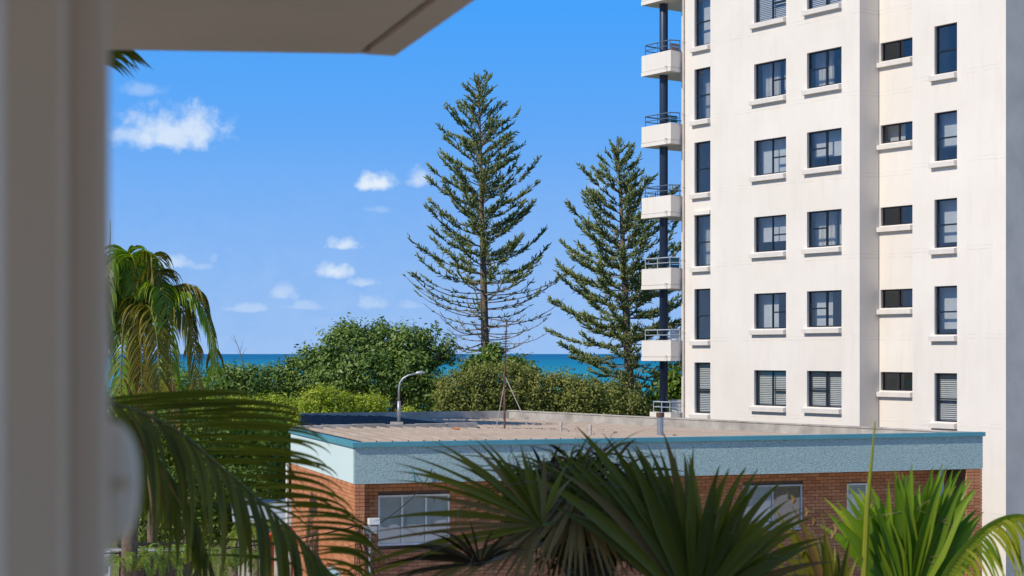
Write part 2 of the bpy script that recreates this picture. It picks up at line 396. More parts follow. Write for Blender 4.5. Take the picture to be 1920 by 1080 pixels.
m_ = MB(); m_.prism([S, Bk, inset(Bk, gi0, 0), inset(S, gi0, 0) ], ZS, ZS + .019)
e_ = m_.build('edge_strip', M['soffit'], slab)
cutL = S + fd * .085
m_ = MB(); m_.prism([inset(S, gi0, .0), inset(S, gi1, 0.0), inset(S, gi1, .03), inset(S, gi0, .03)], ZS + .001, ZS + .0195); m_.build('groove_stop', M['soffit'], slab)
m_ = MB(); m_.prism([inset(S, gi1, 0), inset(Bk, gi1, 0), BkL, L0], ZS, ZS + .019); m_.build('soffit_panel', M['soffit'], slab)
m_ = MB(); m_.prism([inset(S, gi0, .03), inset(S, gi1, .03), inset(Bk, gi1, 0), inset(Bk, gi0, 0)], ZS + .014, ZS + .0188); m_.build('drip_groove', M['groove'], slab)
fl = MB(); fl.prism([(-9, -1.59), (1.6, -1.59), (-.2, 3.95), (-9, 3.5)], EYE - 1.95, EYE - 1.75); fl.build('balcony_floor', simple('sand_floor_tile', (.70, .55, .40), .5, .1, 2, .3), ob)

fr = empty('door_frame', (-.30, 1.1, EYE - 1.75), 'blurred beige door frame post with a rounded grey latch, under the balcony ceiling', 'door frame')
def fx(px, y): return (px - CX) / FPX * y
zb, zt = EYE - 1.75, ZS
p = MB(); p.box((fx(8, 1.05), 1.05, zb), (fx(112, 1.05), 1.075, zt)); o_ = p.build('jamb', M['beige'], fr)
p = MB(); p.box((fx(-90, 1.2), 1.16, zb), (fx(7, 1.2), 1.26, zt)); p.build('wall_strip', M['latch'], fr)
p = MB(); p.box((fx(60, 1.078), 1.0765, zb), (fx(184, 1.078), 1.10, zt)); st = p.build('stile', M['greyframe'], fr)
p = MB(); p.tube([(fx(190, 1.089), 1.089, zb), (fx(190, 1.089), 1.089, zt)], .0052, 12); p.build('edge_bead', M['beige'], fr, True)
# latch: rounded plate standing off the stile
lp = MB(); c0 = U(203, 905, 1.112); n = 40
ring = []
for i in range(n):
    a = 2 * math.pi * i / n; ca, sa = math.cos(a), math.sin(a)
    ring.append((math.copysign(abs(ca) ** .85, ca) * .0208, math.copysign(abs(sa) ** .85, sa) * .041))
lay = [(-.004, .92), (.0, 1.0), (.006, 1.0), (.010, .9)]
vs = [(c0.x + x * k, c0.y - d, c0.z + z * k) for d, k in lay for x, z in ring]
fs = [tuple(range(n - 1, -1, -1)), tuple(range(3 * n, 4 * n))] + [(r * n + i, r * n + (i + 1) % n, (r + 1) * n + (i + 1) % n, (r + 1) * n + i) for r in range(3) for i in range(n)]
lp.add(vs, fs); la = lp.build('latch', M['latch'], fr, True)
p = MB(); kc = U(234, 905, 1.104); p.tube([kc, kc + Vector((0, -.008, 0))], .0045, 12); p.build('screw', M['greyframe'], la)

# ------------------------------------------------------------------ apartment tower
E1 = Vector((.5818, -.8133, 0)); N1 = Vector((-.8133, -.5818, 0)); E2 = Vector((.8133, .5818, 0))     # along the face to the right, outward, along the side
K = Vector((6.55, 64.78, 0)); T1 = Vector((11.88, 57.32, 0)); T2 = Vector((12.66, 57.88, 0))
T3 = Vector((13.12, 54.95, 0)); T4 = Vector((15.29, 51.92, 0))
T2b = T2 + E1 * ((T3 - T2).dot(E1))
ZT = 36.0
tw = empty('apartment_tower', (K.x, K.y, 0), 'tall cream rendered apartment tower with dark framed windows and corner balconies', 'building')
def ray_plane(px, py, P):        # pixel ray onto the vertical plane through P parallel to the face
    d = Vector(((px - CX) / FPX, 1, -(py - CY) / FPX)); t = (P - Vector((0, 0, 0))).dot(N1) / d.dot(N1)
    q = d * t; return q.x, q.y, q.z + EYE
def face(name, P, u1, holes, depth=.16):
    mb = MB(); us = sorted({0, u1} | {h[0] for h in holes} | {h[1] for h in holes}); zs = sorted({-.5, ZT} | {h[2] for h in holes} | {h[3] for h in holes})
    q = lambda u, z, d=0: P + E1 * u - N1 * d + Vector((0, 0, z))
    for i in range(len(us) - 1):
        for j in range(len(zs) - 1):
            uc, zc = (us[i] + us[i + 1]) / 2, (zs[j] + zs[j + 1]) / 2
            if any(h[0] < uc < h[1] and h[2] < zc < h[3] for h in holes): continue
            mb.add([q(us[i], zs[j]), q(us[i + 1], zs[j]), q(us[i + 1], zs[j + 1]), q(us[i], zs[j + 1])], [(0, 1, 2, 3)])
    for (a, b, c, d) in holes:
        for A, B in (((a, c), (b, c)), ((b, c), (b, d)), ((b, d), (a, d)), ((a, d), (a, c))):
            mb.add([q(*A), q(*A, depth), q(*B, depth), q(*B)], [(0, 1, 2, 3)])
    me = mb.mesh(name); bm = bmesh.new(); bm.from_mesh(me); bmesh.ops.remove_doubles(bm, verts=bm.verts, dist=1e-5); bm.to_mesh(me); bm.free()
    return link(name, me, M['render'], tw)
rng = random.Random(7)
def window(P, a, b, c, d, kind, cover):
    """a..b along the face, c..d in height; frame, panes, sill and what hangs behind the glass"""
    u = lambda uu, w, z: P + E1 * uu + N1 * w + Vector((0, 0, z))
    f = MB(); t = .05; w0, w1 = -.155, -.10
    def bar(u0, u1, z0, z1, ex=0):
        f.obox(P, E1, u0, u1, w0, w1 + ex, z0, z1)
    # obox normal for E1 is (E1.y,-E1.x) = N1
    bar(a, b, d - t, d); bar(a, b, c, c + t); bar(a, a + t, c + t, d - t); bar(b - t, b, c + t, d - t)
    W_, H_ = b - a, d - c; mx = a + W_ * .52; panes = []
    if kind == 'A':
        zt_ = c + H_ * .46; bar(mx - t/2, mx + t/2, c + t, d - t); bar(mx + t/2, b - t, zt_ - t/2, zt_ + t/2, .012)
        panes = [(a + t, mx - t/2, c + t, d - t), (mx + t/2, b - t, c + t, zt_ - t/2), (mx + t/2, b - t, zt_ + t/2, d - t)]
    elif kind == 'B':
        zt_ = c + H_ * .52; bar(mx - t*.8, mx + t*.8, c + t, d - t); bar(a + t, mx - t*.8, zt_ - t/2, zt_ + t/2, .012)
        panes = [(mx + t*.8, b - t, c + t, d - t), (a + t, mx - t*.8, c + t, zt_ - t/2), (a + t, mx - t*.8, zt_ + t/2, d - t)]
    elif kind == 'S':
        bar(mx - t/2, mx + t/2, c + t, d - t); panes = [(a + t, mx - t/2, c + t, d - t), (mx + t/2, b - t, c + t, d - t)]
    else:
        zt_ = c + H_ * .47; bar(a + t, b - t, zt_ - t/2, zt_ + t/2, .012); panes = [(a + t, b - t, c + t, zt_ - t/2), (a + t, b - t, zt_ + t/2, d - t)]
    fo = f.build('window', M['frame'], tw)
    for (x0, x1, z0, z1) in panes:
        tl = rng.uniform(-.006, .006)
        g_ = MB(); g_.add([u(x0, -.13 + tl, z0), u(x1, -.13 - tl, z0), u(x1, -.13 - tl * .5, z1), u(x0, -.13 + tl, z1)], [(0, 1, 2, 3)]); g_.build('pane', M['glass'], fo)
    # sill: wedge with sloping top
    sl = MB(); sa, sb, pr = a - .13, b + .0, .16
    prof = [(-.10, c - .005), (pr, c - .055), (pr - .02, c - .21), (-.0, c - .215)]
    vs_ = [u(sa, w, z) for w, z in prof] + [u(sb, w, z) for w, z in prof]
    sl.add(vs_, [(3, 2, 1, 0), (4, 5, 6, 7), (0, 1, 5, 4), (1, 2, 6, 5), (2, 3, 7, 6), (3, 0, 4, 7)]); sl.build('sill', M['sill'], fo)
    bk = -.55
    if cover == 'curtain':
        cu = MB(); n = 60
        for side in ((a - .1, a + W_ * rng.uniform(.34, .56)), (a + W_ * rng.uniform(.58, .72), b + .1)):
            ps = [(side[0] + (side[1] - side[0]) * i / n, bk + .03 * math.sin(i * .9) + .012 * math.sin(i * 2.3)) for i in range(n + 1)]
            vs_ = [u(q[0], q[1], c - .2) for q in ps] + [u(q[0], q[1], d + .1) for q in ps]
            cu.add(vs_, [(i, i + 1, n + 2 + i, n + 1 + i) for i in range(n)])
        cu.build('curtain', M['curtain'], fo)
    elif cover == 'roller':
        zb_ = c + H_ * rng.choice([-.1, -.1, .12, .3]); bl = MB(); bl.obox(P, E1, a - .05, b + .05, bk + .12, bk + .125, zb_, d + .1); bl.build('roller_blind', M['blind'], fo)
    elif cover == 'venetian':
        bl = MB(); z = c - .05; zmax = d
        while z < zmax:
            vs_ = [u(a - .02, bk + .325, z), u(b + .02, bk + .325, z), u(b + .02, bk + .30, z + .042), u(a - .02, bk + .30, z + .042)]
            bl.add(vs_, [(0, 1, 2, 3)]); z += .066
        bl.build('venetian_blind', M['blind'], fo)
    elif cover == 'half':
        bl = MB(); bl.obox(P, E1, a - .05, a + W_ * .5, bk + .1, bk + .105, c - .1, d + .1); bl.build('roller_blind', M['blind'], fo)
    return fo
cols = [  # plane, x-left, x-right, first top y at right edge, spacing, height px, kind
    ('f1', 1302, 1332, 124.4, 138.8, 96, 'T'), ('f1', 1414, 1474, 108.9, 146.45, 67.5, 'A'), ('f1', 1513, 1578, 86.7, 152.3, 69, 'B'),
    ('f2', 1651, 1712, 69.2, 157.2, 35.5, 'S'), ('f3', 1752, 1794.5, 41.1, 164.7, 92, 'D')]
covers = {'T': ['roller', 'half', 'curtain', None, 'curtain', None, 'venetian', None], 'A': ['venetian', 'venetian', 'curtain', 'roller', 'roller', 'half', 'venetian', 'roller'],
          'B': ['roller', 'venetian', 'curtain', 'roller', 'curtain', 'half', 'venetian', 'roller'], 'S': ['half', None, None, 'half', None, None, None, None],
          'D': [None, 'roller', None, 'roller', 'roller', 'roller', 'venetian', None]}
planes = {'f1': K, 'f2': T2, 'f3': T3}; holes = {'f1': [], 'f2': [], 'f3': []}; wins = []
for (pl, xl, xr, y0, sp, hp, kd) in cols:
    P = planes[pl]
    for i in range(-2, 6):
        yt = y0 + sp * i; A = Vector(ray_plane(xr, yt, P)); Bq = Vector(ray_plane(xr, yt + hp, P)); C_ = Vector(ray_plane(xl, yt, P))
        u1 = (A - P).dot(E1); u0 = (C_ - P).dot(E1)
        h = (u0, u1, Bq.z, A.z)
        if h[2] < .3: continue
        holes[pl].append(h); wins.append((P, *h, kd, covers[kd][i + 2]))
face('wall', K, (T1 - K).length, holes['f1']); face('wall', T2, (T2b - T2).length + .4, holes['f2']); face('wall', T3, (T4 - T3).length, holes['f3'])
for q in wins: window(*q)
# returns, sides, roof, back
sw = MB()
def vwall(a, b, z0=-.5, z1=ZT): sw.add([(a.x, a.y, z0), (b.x, b.y, z0), (b.x, b.y, z1), (a.x, a.y, z1)], [(0, 1, 2, 3)])
BKL = K + E2 * 13; BKR = T4 + E2 * 13
vwall(T1, T2); sw.build('wall', M['render'], tw); sw = MB()
vwall(T2b + E1 * .0, T3); sw.build('wall', M['render'], tw); sw = MB()
vwall(T4, BKR); sw.build('wall', simple('warmed_side_render', (.76, .655, .52), .95, .10, .9, .05, .2), tw); sw = MB()  # render colour warmed to offset the blue skylight on this shaded side
vwall(BKR, BKL); vwall(BKL, K); sw.build('wall', M['render'], tw); sw = MB()
sw.prism([K, T1, T2, T2b, T3, T4, BKR, BKL], ZT + .002, ZT + .3); sw.build('roof', M['conc'], tw)
# window heads with a white shutter box on one unit
q = wins[4]; hb = MB(); hb.obox(q[0], E1, q[1] - .02, q[2] + .01, .0, .06, q[4] + .02, q[4] + .17); hb.build('shutter_box', M['sill'], tw)
# downpipe on the corner
dp = MB(); b0 = K + E1 * .16 + N1 * .045; dp.tube([b0 + Vector((0, 0, -.4)), b0 + Vector((0, 0, ZT))], .04, 8); dpo = dp.build('downpipe', M['pipe'], tw)
for k in range(-3, 7):
    c = MB(); zz = EYE - 2.0 + 2.8 * k
    if zz < .3: continue
    c.tube([b0 + Vector((0, 0, zz)), b0 + Vector((0, 0, zz + .06))], .055, 8); c.build('pipe_collar', M['pipe'], dpo)
# balconies
Q = Vector((6.09, 64.3, 0)); Rr = Q - E1 * 1.74; Rb = Rr + E2 * 6.5; Kb = K + E2 * 6.5
colc = Q - E1 * 1.0 + E2 * .5
cm = MB(); cm.tube([colc + Vector((0, 0, -.4)), colc + Vector((0, 0, ZT - 1))], .165, 20); cm.build('column', M['navy'], tw, True)
items = {}
balc_tops = []
for i in range(-2, 6):
    yt = 95 + 135.7 * i; top = EYE - (yt - CY) / FPX * 64.5
    if top < 1: continue
    balc_tops.append((i, top))
def ring_wall(mb, pts, th, z0, z1):
    """thin wall along an open polyline, thickness to the left of travel"""
    n = len(pts); off = []
    for i in range(n):
        d0 = (pts[i] - pts[i - 1]).normalized() if i else (pts[1] - pts[0]).normalized()
        d1 = (pts[i + 1] - pts[i]).normalized() if i < n - 1 else d0
        n0 = Vector((d0.y, -d0.x, 0)); n1 = Vector((d1.y, -d1.x, 0)); b = (n0 + n1); b = b / max(.3, b.dot(n0)) 
        off.append(pts[i] + b * th)
    for i in range(n - 1):
        a, b_, c_, d_ = pts[i], pts[i + 1], off[i + 1], off[i]
        mb.prism([a, b_, c_, d_], z0, z1)
path = [K + E1 * .02 + N1 * .004, Q, Rr, Rb]
for (i, top) in balc_tops:
    H_ = .80; low = (i == 5)
    pth = path if not low else [path[0], Q, Q - E1 * 1.25, Q - E1 * 1.25 + E2 * 6.5]
    b = MB(); zb_ = top - H_
    ring_wall(b, pth, .13, zb_ + .165, top); bo = b.build('balcony', M['render'], tw)
    b = MB(); off = .012
    b.prism([pth[0] , Q + N1 * off + E1 * .0, pth[2] + N1 * off - E1 * off, pth[3] - E1 * off, Kb], zb_, zb_ + .15); b.build('slab', M['render'], bo)
    b = MB(); b.prism([pth[0] + E2 * .03, Q + E2 * .03, pth[2] + E2 * .03 + E1 * .03, pth[3] + E1 * .03, Kb], zb_ + .1505, zb_ + .1645); b.build('shadow_joint', M['conc'], bo)
    sp_ = MB(); s0 = Q - E1 * .22 + N1 * .0 + Vector((0, 0, zb_ + .2)); sp_.tube([s0, s0 + N1 * .10, s0 + N1 * .12 - Vector((0, 0, .12))], .02, 6); sp_.build('drain_spout', M['pipe'], bo)
    rm = M['rail'] if i <= 2 else M['railpale']
    rp = [Q + E1 * .0 + E2 * .45, Q + E2 * .06 - E1 * .12, pth[2] + E2 * .06 + E1 * .16, pth[2] + E2 * .3 + E1 * .06, pth[3] + E1 * .06]
    for hh in (.40, .20):
        r = MB(); r.tube([v_ + Vector((0, 0, top + hh)) for v_ in rp], .024 if hh > .3 else .017, 6); r.build('rail', rm, bo)
    for v_ in (rp[0], rp[1], (rp[1] + rp[2]) / 2, rp[2], rp[3] + E2 * 1.2, rp[3] + E2 * 2.6):
        r = MB(); r.tube([v_ + Vector((0, 0, top - .05)), v_ + Vector((0, 0, top + .41))], .017, 6); r.build('rail_post', rm, bo)

def chair(base, mat, label, grp=None, rot=0):
    t = empty('balcony_chair', base, label, 'chair', grp)
    def P_(x, y, z):
        c, s_ = math.cos(rot), math.sin(rot); return base + Vector((x * c - y * s_, x * s_ + y * c, z))
    for x in (-.22, .22):
        for y in (-.22, .22):
            l = MB(); l.tube([P_(x, y, 0), P_(x, y, .45 if y < 0 else .95)], .018, 6); l.build('leg', M['white'], t)
    se = MB(); se.prism([P_(-.26, -.26, 0), P_(.26, -.26, 0), P_(.26, .22, 0), P_(-.26, .22, 0)], base.z + .43, base.z + .48); se.build('seat', mat, t)
    ba = MB()
    for k in range(4):
        z = .56 + k * .14
        ba.add([P_(-.25, .20, z), P_(.25, .20, z), P_(.25, .235, z), P_(-.25, .235, z), P_(-.25, .21, z + .12), P_(.25, .21, z + .12), P_(.25, .245, z + .12), P_(-.25, .245, z + .12)],
               [(0,3,2,1),(4,5,6,7),(0,1,5,4),(1,2,6,5),(2,3,7,6),(3,0,4,7)])
    ba.build('backrest', mat, t)
    for x in (-.26, .26):
        a = MB(); a.tube([P_(x, -.24, .45), P_(x, -.24, .66), P_(x, .22, .68)], .02, 6); a.build('armrest', M['white'], t)
    return t
tops = dict(balc_tops)
cb = lambda i, du, dv: Q - E1 * du + E2 * dv + Vector((0, 0, tops[i] - .80 + .1655))
chair(cb(0, .62, .95), M['pink'], 'terracotta chair on the highest balcony with its whole railing in view', None, .6)
chair(cb(1, .85, 1.0), M['teal'], 'teal slatted chair on the second balcony above the pine tops', None, .6)
chair(cb(3, .80, 1.0), M['teal'], 'teal slatted chair on the balcony beside the upper pine branches', None, .4)
chair(cb(4, .70, 1.0), M['white'], 'white chair on the balcony just above the sea horizon', None, .4)
chair(cb(5, .62, 1.0), M['white'], 'white chair on the lowest balcony, behind the roof vent pipe', None, .4)

# ------------------------------------------------------------------ blue and brick building
A = Vector((-3.64, 38.8, 0)); ef = Vector((.9497, .3132, 0)); lf = Vector((-.3132, .9497, 0)); LF = 16.86; LL = 7.87
Bp = A + ef * LF; Fp = A + lf * LL; rd = -E1            # right side runs parallel to the tower
nf = Vector((ef.y, -ef.x, 0)); nl = Vector((-ef.x, -ef.y, 0))
Dp = Bp + rd * 21.3; Ep = U(563, 773, 58.9); Ep.z = 0
Gp = U(570, 797, 48.3); Gp.z = 0
ZC = EYE - 2.06; ZF = 4.978
bb = empty('blue_fascia_building', (A.x, A.y, 0), 'low brick building with pale blue stucco fascia, teal gutter cap and flat ribbed roof', 'building')
# fascia
m_ = MB(); m_.obox(A, ef, 0, LF, -.14, 0, ZF, ZC - .115); m_.build('fascia', M['stucco'], bb)
m_ = MB(); m_.obox(A, ef, .0, .14, -LL, -.1405, ZF + .0, ZC - .115)
m_.build('fascia', M['paleblue'], bb)
# cap
cpm = MB(); cpm.obox(A, ef, -.055, LF + .05, -.17, .055, ZC - .11, ZC); cpo = cpm.build('gutter_cap', M['cap'], bb)
cpm = MB(); cpm.obox(A, ef, -.055, .17, -LL - .02, -.1705, ZC - .11, ZC); cpm.build('gutter_cap', M['cap'], bb)
for uu in (2.2, 4.9, 8.1, 11.3, 14.4):
    j = MB(); j.obox(A, ef, uu, uu + .03, .0, .058, ZC - .112, ZC + .002); j.build('cap_joint', M['cap'], cpo)
# eave soffit
m_ = MB(); m_.obox(A, ef, .02, LF - .02, -1.2, -.02, ZF + .012, ZF + .05); m_.build('eave', M['bluetrim'], bb)
# roof: corrugated sheet falling gently to the right hand parapet
rf = MB(); pitch = .38; nseg = 6; amp = .06
def back_t(x0):          # how far a rib runs from the front edge along lf before it meets the right parapet or the back edge
    p = A + ef * x0
    # right side line Bp + rd*s
    det = lf.x * (-rd.y) - lf.y * (-rd.x)
    r = Bp - p; t1 = (r.x * (-rd.y) - r.y * (-rd.x)) / det
    # back line Ep-Dp
    d = Dp - Ep; det = lf.x * (-d.y) - lf.y * (-d.x); r = Ep - p
    t2 = (r.x * (-d.y) - r.y * (-d.x)) / det
    d = Ep - Gp; det = lf.x * (-d.y) - lf.y * (-d.x); r = Gp - p; t3 = (r.x * (-d.y) - r.y * (-d.x)) / det
    return max(.3, min(t1 if t1 > 0 else 99, t2, max(t3, LL + .2)))
def rz(x0, t):
    p = A + ef * x0 + lf * t
    dist = (Bp - p).dot(-N1) if False else (p - Bp).dot(N1)      # distance in from the right parapet
    return ZC - .035 - .32 * max(0, 1 - dist / 11.0)
x0 = .16; cols_v = []
while x0 < LF - .25:
    cols_v.append(x0); x0 += pitch / nseg * (.35 if len(cols_v) % nseg in (1, 0, 2) else 1.65)
start = len(rf.v); ns = 7
for i, xx in enumerate(cols_v):
    bt = back_t(xx)
    hgt = (amp if i % nseg in (0, 1) else 0.0)
    for k in range(ns + 1):
        t = .12 + (bt - .12) * k / ns
        # the left bay stops at the coping line
        p = A + ef * xx + lf * t; rf.v.append((p.x, p.y, rz(xx, t) + hgt))
rear = MB()
for i in range(len(cols_v) - 1):
    for k in range(ns):
        rf.f.append((i * (ns + 1) + k, (i + 1) * (ns + 1) + k, (i + 1) * (ns + 1) + k + 1, i * (ns + 1) + k + 1))
    if cols_v[i] < 5.55:          # dark sheet over the tan roof, the rear bay's shade put in its colour
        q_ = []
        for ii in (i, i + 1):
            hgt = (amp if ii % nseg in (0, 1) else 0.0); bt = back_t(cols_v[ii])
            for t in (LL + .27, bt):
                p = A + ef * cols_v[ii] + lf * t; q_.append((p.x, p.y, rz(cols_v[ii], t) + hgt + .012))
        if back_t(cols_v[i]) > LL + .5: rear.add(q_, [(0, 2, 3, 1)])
rfo = rf.build('roof', M['roof'], bb)
rear.build('rear_shade_sheet', simple('shade_dark_sheet', (.10, .095, .10), 1.0, .25, 1.2, .0), bb)
# right parapet upstand
m_ = MB(); pr0 = Bp - ef * .0; th = N1 * .18
m_.prism([Bp + rd * .3, Dp, Dp + th, Bp + th + rd * .3][::-1], ZC - .6, ZC - .041); pro = m_.build('parapet', M['conc'], bb)
for k in range(7):
    c = MB(); s0 = .32 + k * 3.0; s1 = min(20.98 + .3, s0 + 2.985)
    c.prism([Bp + rd * s0 - N1 * .02, Bp + rd * s1 - N1 * .02, Bp + rd * s1 + N1 * .20, Bp + rd * s0 + N1 * .20][::-1], ZC - .04, ZC - .005 + .006 * (k % 2)); c.build('coping_stone', M['conc'], pro)
m_ = MB(); dd = (Ep - Dp).normalized(); nb = Vector((-dd.y, dd.x, 0)); m_.prism([Dp, Ep, Ep + nb * .15, Dp + nb * .15], ZC - .5, ZC - .03); m_.build('parapet', M['conc'], bb)
# cross coping behind the front bay
ck = empty  # (keeps the helper name short below)
cc0 = A + lf * LL; n_c = 6; seg = 5.4 / n_c
for k in range(n_c):
    c = MB(); a0 = cc0 + ef * (k * seg + (.06 if k == 0 else 0)); a1 = cc0 + ef * ((k + 1) * seg - .012)
    c.prism([a0, a1, a1 + lf * .26, a0 + lf * .26], ZC - .10, ZC + .06 + .012 * ((k * 7) % 3)); c.build('coping_stone', M['conc'], bb)
# batten line continuing the coping
c = MB(); a0 = cc0 + ef * 5.45; a1 = cc0 + ef * 9.6
for k in range(22):
    q0 = a0.lerp(a1, k / 22); q1 = a0.lerp(a1, (k + .72) / 22); zq = rz(5.45 + k * .19, LL)
    c.prism([q0, q1, q1 + lf * .05, q0 + lf * .05], zq - .03, zq + .05)
c.build('roof_batten', M['rust'], bb)
# walls behind brick skins
H0 = -.3
fw_o = .9                      # front wall set back under the eave
m_ = MB(); m_.obox(A, ef, .0655, .30, -LL + .05, -.2, H0, ZF + .01); m_.build('wall', M['mortar'], bb)
m_ = MB(); m_.obox(A, ef, .30, LF - .5, -fw_o - .25, -fw_o - .062, H0, ZF + .01); fwall = m_.build('wall', M['mortar'], bb)
m_ = MB(); m_.obox(A, ef, .066, .24, -.1995, -.062, H0, ZF - .003); m_.build('pier', M['mortar'], bb)
m_ = MB(); m_.obox(A, ef, LF - .49, LF - .03, -fw_o - .2, -.062, H0, ZF - .003); m_.build('pier', M['mortar'], bb)
for a_, b_ in ((Fp + ef * .1 - lf * .1, Gp + ef * .05), (Gp, Ep), (Ep, Dp), (Dp, Bp + rd * .3)):
    d_ = (b_ - a_).normalized(); n_ = Vector((d_.y, -d_.x, 0)) * -.15
    wv = MB(); wv.prism([a_, b_, b_ + n_ * -1, a_ + n_ * -1], H0, ZC - .3); wv.build('wall', M['mortar'], bb)
# brickwork
BW, BH, BD, JT = .230, .076, .060, .010
wins_front = [(.78, 2.55, 3.42, 4.62), (10.35, 12.05, 3.45, 4.62), (13.35, 13.95, 3.45, 4.60), (5.6, 7.4, 3.42, 4.62)]
proto = MB().obox(Vector((0, 0, 0)), ef, 0, BW, -BD, 0, 0, BH).mesh('brick'); proto.materials.append(M['brick'])
protol = MB().obox(Vector((0, 0, 0)), -lf, 0, BW, -BD, 0, 0, BH).mesh('brick'); protol.materials.append(M['brick'])
pw = parent_world(bb)
n_ind = 0
def place_brick(mesh, pos):
    o = bpy.data.objects.new('brick', mesh); COL.objects.link(o); o.parent = bb; o.location = Vector(pos) - pw
bulk = MB(); zc0 = 2.0; rows = int((ZF - .006 - zc0) / (BH + JT)); rb = random.Random(3)
def course_z(r): return ZF - .010 - (rows - r) * (BH + JT) + JT
for r in range(rows):
    z = course_z(r)
    # left pier front (one brick wide, alternating header joint)
    o = A + ef * .006 + nf * -.002
    if r % 2 == 0: place_brick(proto, (o.x, o.y, z)); n_ind += 1
    else:
        bulk.obox(o, ef, 0, .11, -BD, 0, z, z + BH); bulk.obox(o, ef, .12, .23, -BD, 0, z, z + BH)
    for k in range(2):
        o = A + ef * (LF - .487 + k * .24 ) - nf * .002
        if z > 2.9: place_brick(proto, (o.x, o.y, z)); n_ind += 1
        else: bulk.obox(o, ef, 0, BW, -BD, 0, z, z + BH)
    # front wall
    x = .31 - (.12 if r % 2 else 0)
    while x < LF - .52:
        xa, xb = max(.305, x), min(LF - .5, x + BW)
        segs = [(xa, xb)]
        for (wa, wb, wc, wd) in wins_front:
            if z + BH > wc - .02 and z < wd + .02:
                ns_ = []
                for (p0, p1) in segs:
                    if p1 <= wa or p0 >= wb: ns_.append((p0, p1)); continue
                    if p0 < wa - .03: ns_.append((p0, wa))
                    if p1 > wb + .03: ns_.append((wb, p1))
                segs = ns_
        for (p0, p1) in segs:
            if p1 - p0 < .02: continue
            o = A - nf * (fw_o + .002 + rb.uniform(0, .003))
            if abs(p1 - p0 - BW) < 1e-4 and n_ind < 296 and z > 3.9 and (p0 < 1.3 or 8.6 < p0 < 13.4):
                q_ = o + ef * p0; place_brick(proto, (q_.x, q_.y, z)); n_ind += 1
            else: bulk.obox(o, ef, p0, p1, -BD, 0, z, z + BH)
        x += BW + JT
    # left wall
    x = -.0 - (.12 if r % 2 else 0)
    while x < LL - .1:
        xa, xb = max(.065, x), min(LL - .06, x + BW)
        if xb - xa > .03 and not (z < 2.75 and 1.55 < xb and xa < 3.0):
            bulk.obox(A + nl * (-.004 - rb.uniform(0, .003)) + lf * LL, -lf, LL - xb, LL - xa, -BD, 0, z, z + BH)
        x += BW + JT
tag(bulk.build('brickwork', M['brick'], bb), kind='stuff')
# front windows
def win2(a, b, c, d, n, blind, mat):
    f = MB(); t = .045; P = A - nf * (fw_o + .03)
    def bar(u0, u1, z0, z1, e=0): f.obox(P, ef, u0, u1, -.04, .02 + e, z0, z1)
    bar(a, b, d - t, d); bar(a, b, c, c + t); bar(a, a + t, c + t, d - t); bar(b - t, b, c + t, d - t)
    for k in range(1, n): xx = a + (b - a) * k / n; bar(xx - t/2, xx + t/2, c + t, d - t)
    fo = f.build('window', mat, bb)
    for k in range(n):
        x0_, x1_ = a + (b - a) * k / n + t/2, a + (b - a) * (k + 1) / n - t/2
        g_ = MB(); g_.obox(P, ef, x0_, x1_, -.014, -.01, c + t, d - t); g_.build('pane', M['glass'], fo)
        if blind[k % len(blind)]:
            g_ = MB(); g_.obox(P, ef, x0_, x1_, -.031, -.026, c + t, d - t); g_.build('blind', M['blind'], fo)
    return fo
win2(*wins_front[0], 3, [1], M['white']); win2(*wins_front[1], 2, [1, 0], M['railpale']); win2(*wins_front[2], 1, [1], M['white']); win2(*wins_front[3], 3, [1], M['white'])
# left wall lower window
f = MB(); Pw = A + nl * -.03 + lf * LL
for (u0, u1, z0, z1) in ((LL - 2.95, LL - 1.6, 2.62, 2.70), (LL - 2.95, LL - 2.87, 1.6, 2.62), (LL - 1.68, LL - 1.6, 1.6, 2.62), (LL - 2.95, LL - 1.6, 1.52, 1.6)):
    f.obox(Pw, -lf, u0, u1, -.035, .045, z0, z1)
fo = f.build('window', M['bluetrim'], bb); g_ = MB(); g_.obox(Pw, -lf, LL - 2.87, LL - 1.68, -.012, -.008, 1.6, 2.62); g_.build('pane', M['glass'], fo)
# pipes and posts
dpp = MB(); q_ = Fp + nl * .10 - lf * .02; dpp.tube([q_ + Vector((0, 0, 0)), q_ + Vector((0, 0, ZF))], .045, 8); dpp.build('downpipe', M['white'], bb)
q_ = A + ef * (LF - .78) - nf * .75; dpp = MB(); dpp.box((q_.x - .06, q_.y - .06, 0), (q_.x + .06, q_.y + .06, ZF + .01)); dpp.build('post', M['bluetrim'], bb)
q_ = A + ef * 7.95 - nf * .80; dpp = MB(); dpp.tube([q_, q_ + Vector((0, 0, 3.3))], .08, 10); dpp.build('downpipe', M['bluetrim'], bb)
br_ = MB(); q_ = A + ef * 1.33 + nf * .01; br_.tube([q_ + Vector((0, 0, ZF + .33)), q_ + ef * .05 + nf * .12 + Vector((0, 0, ZF + .2)), q_ + ef * .12 + nf * .02 + Vector((0, 0, ZF + .02))], .018, 6); br_.build('bracket', M['cap'], bb)

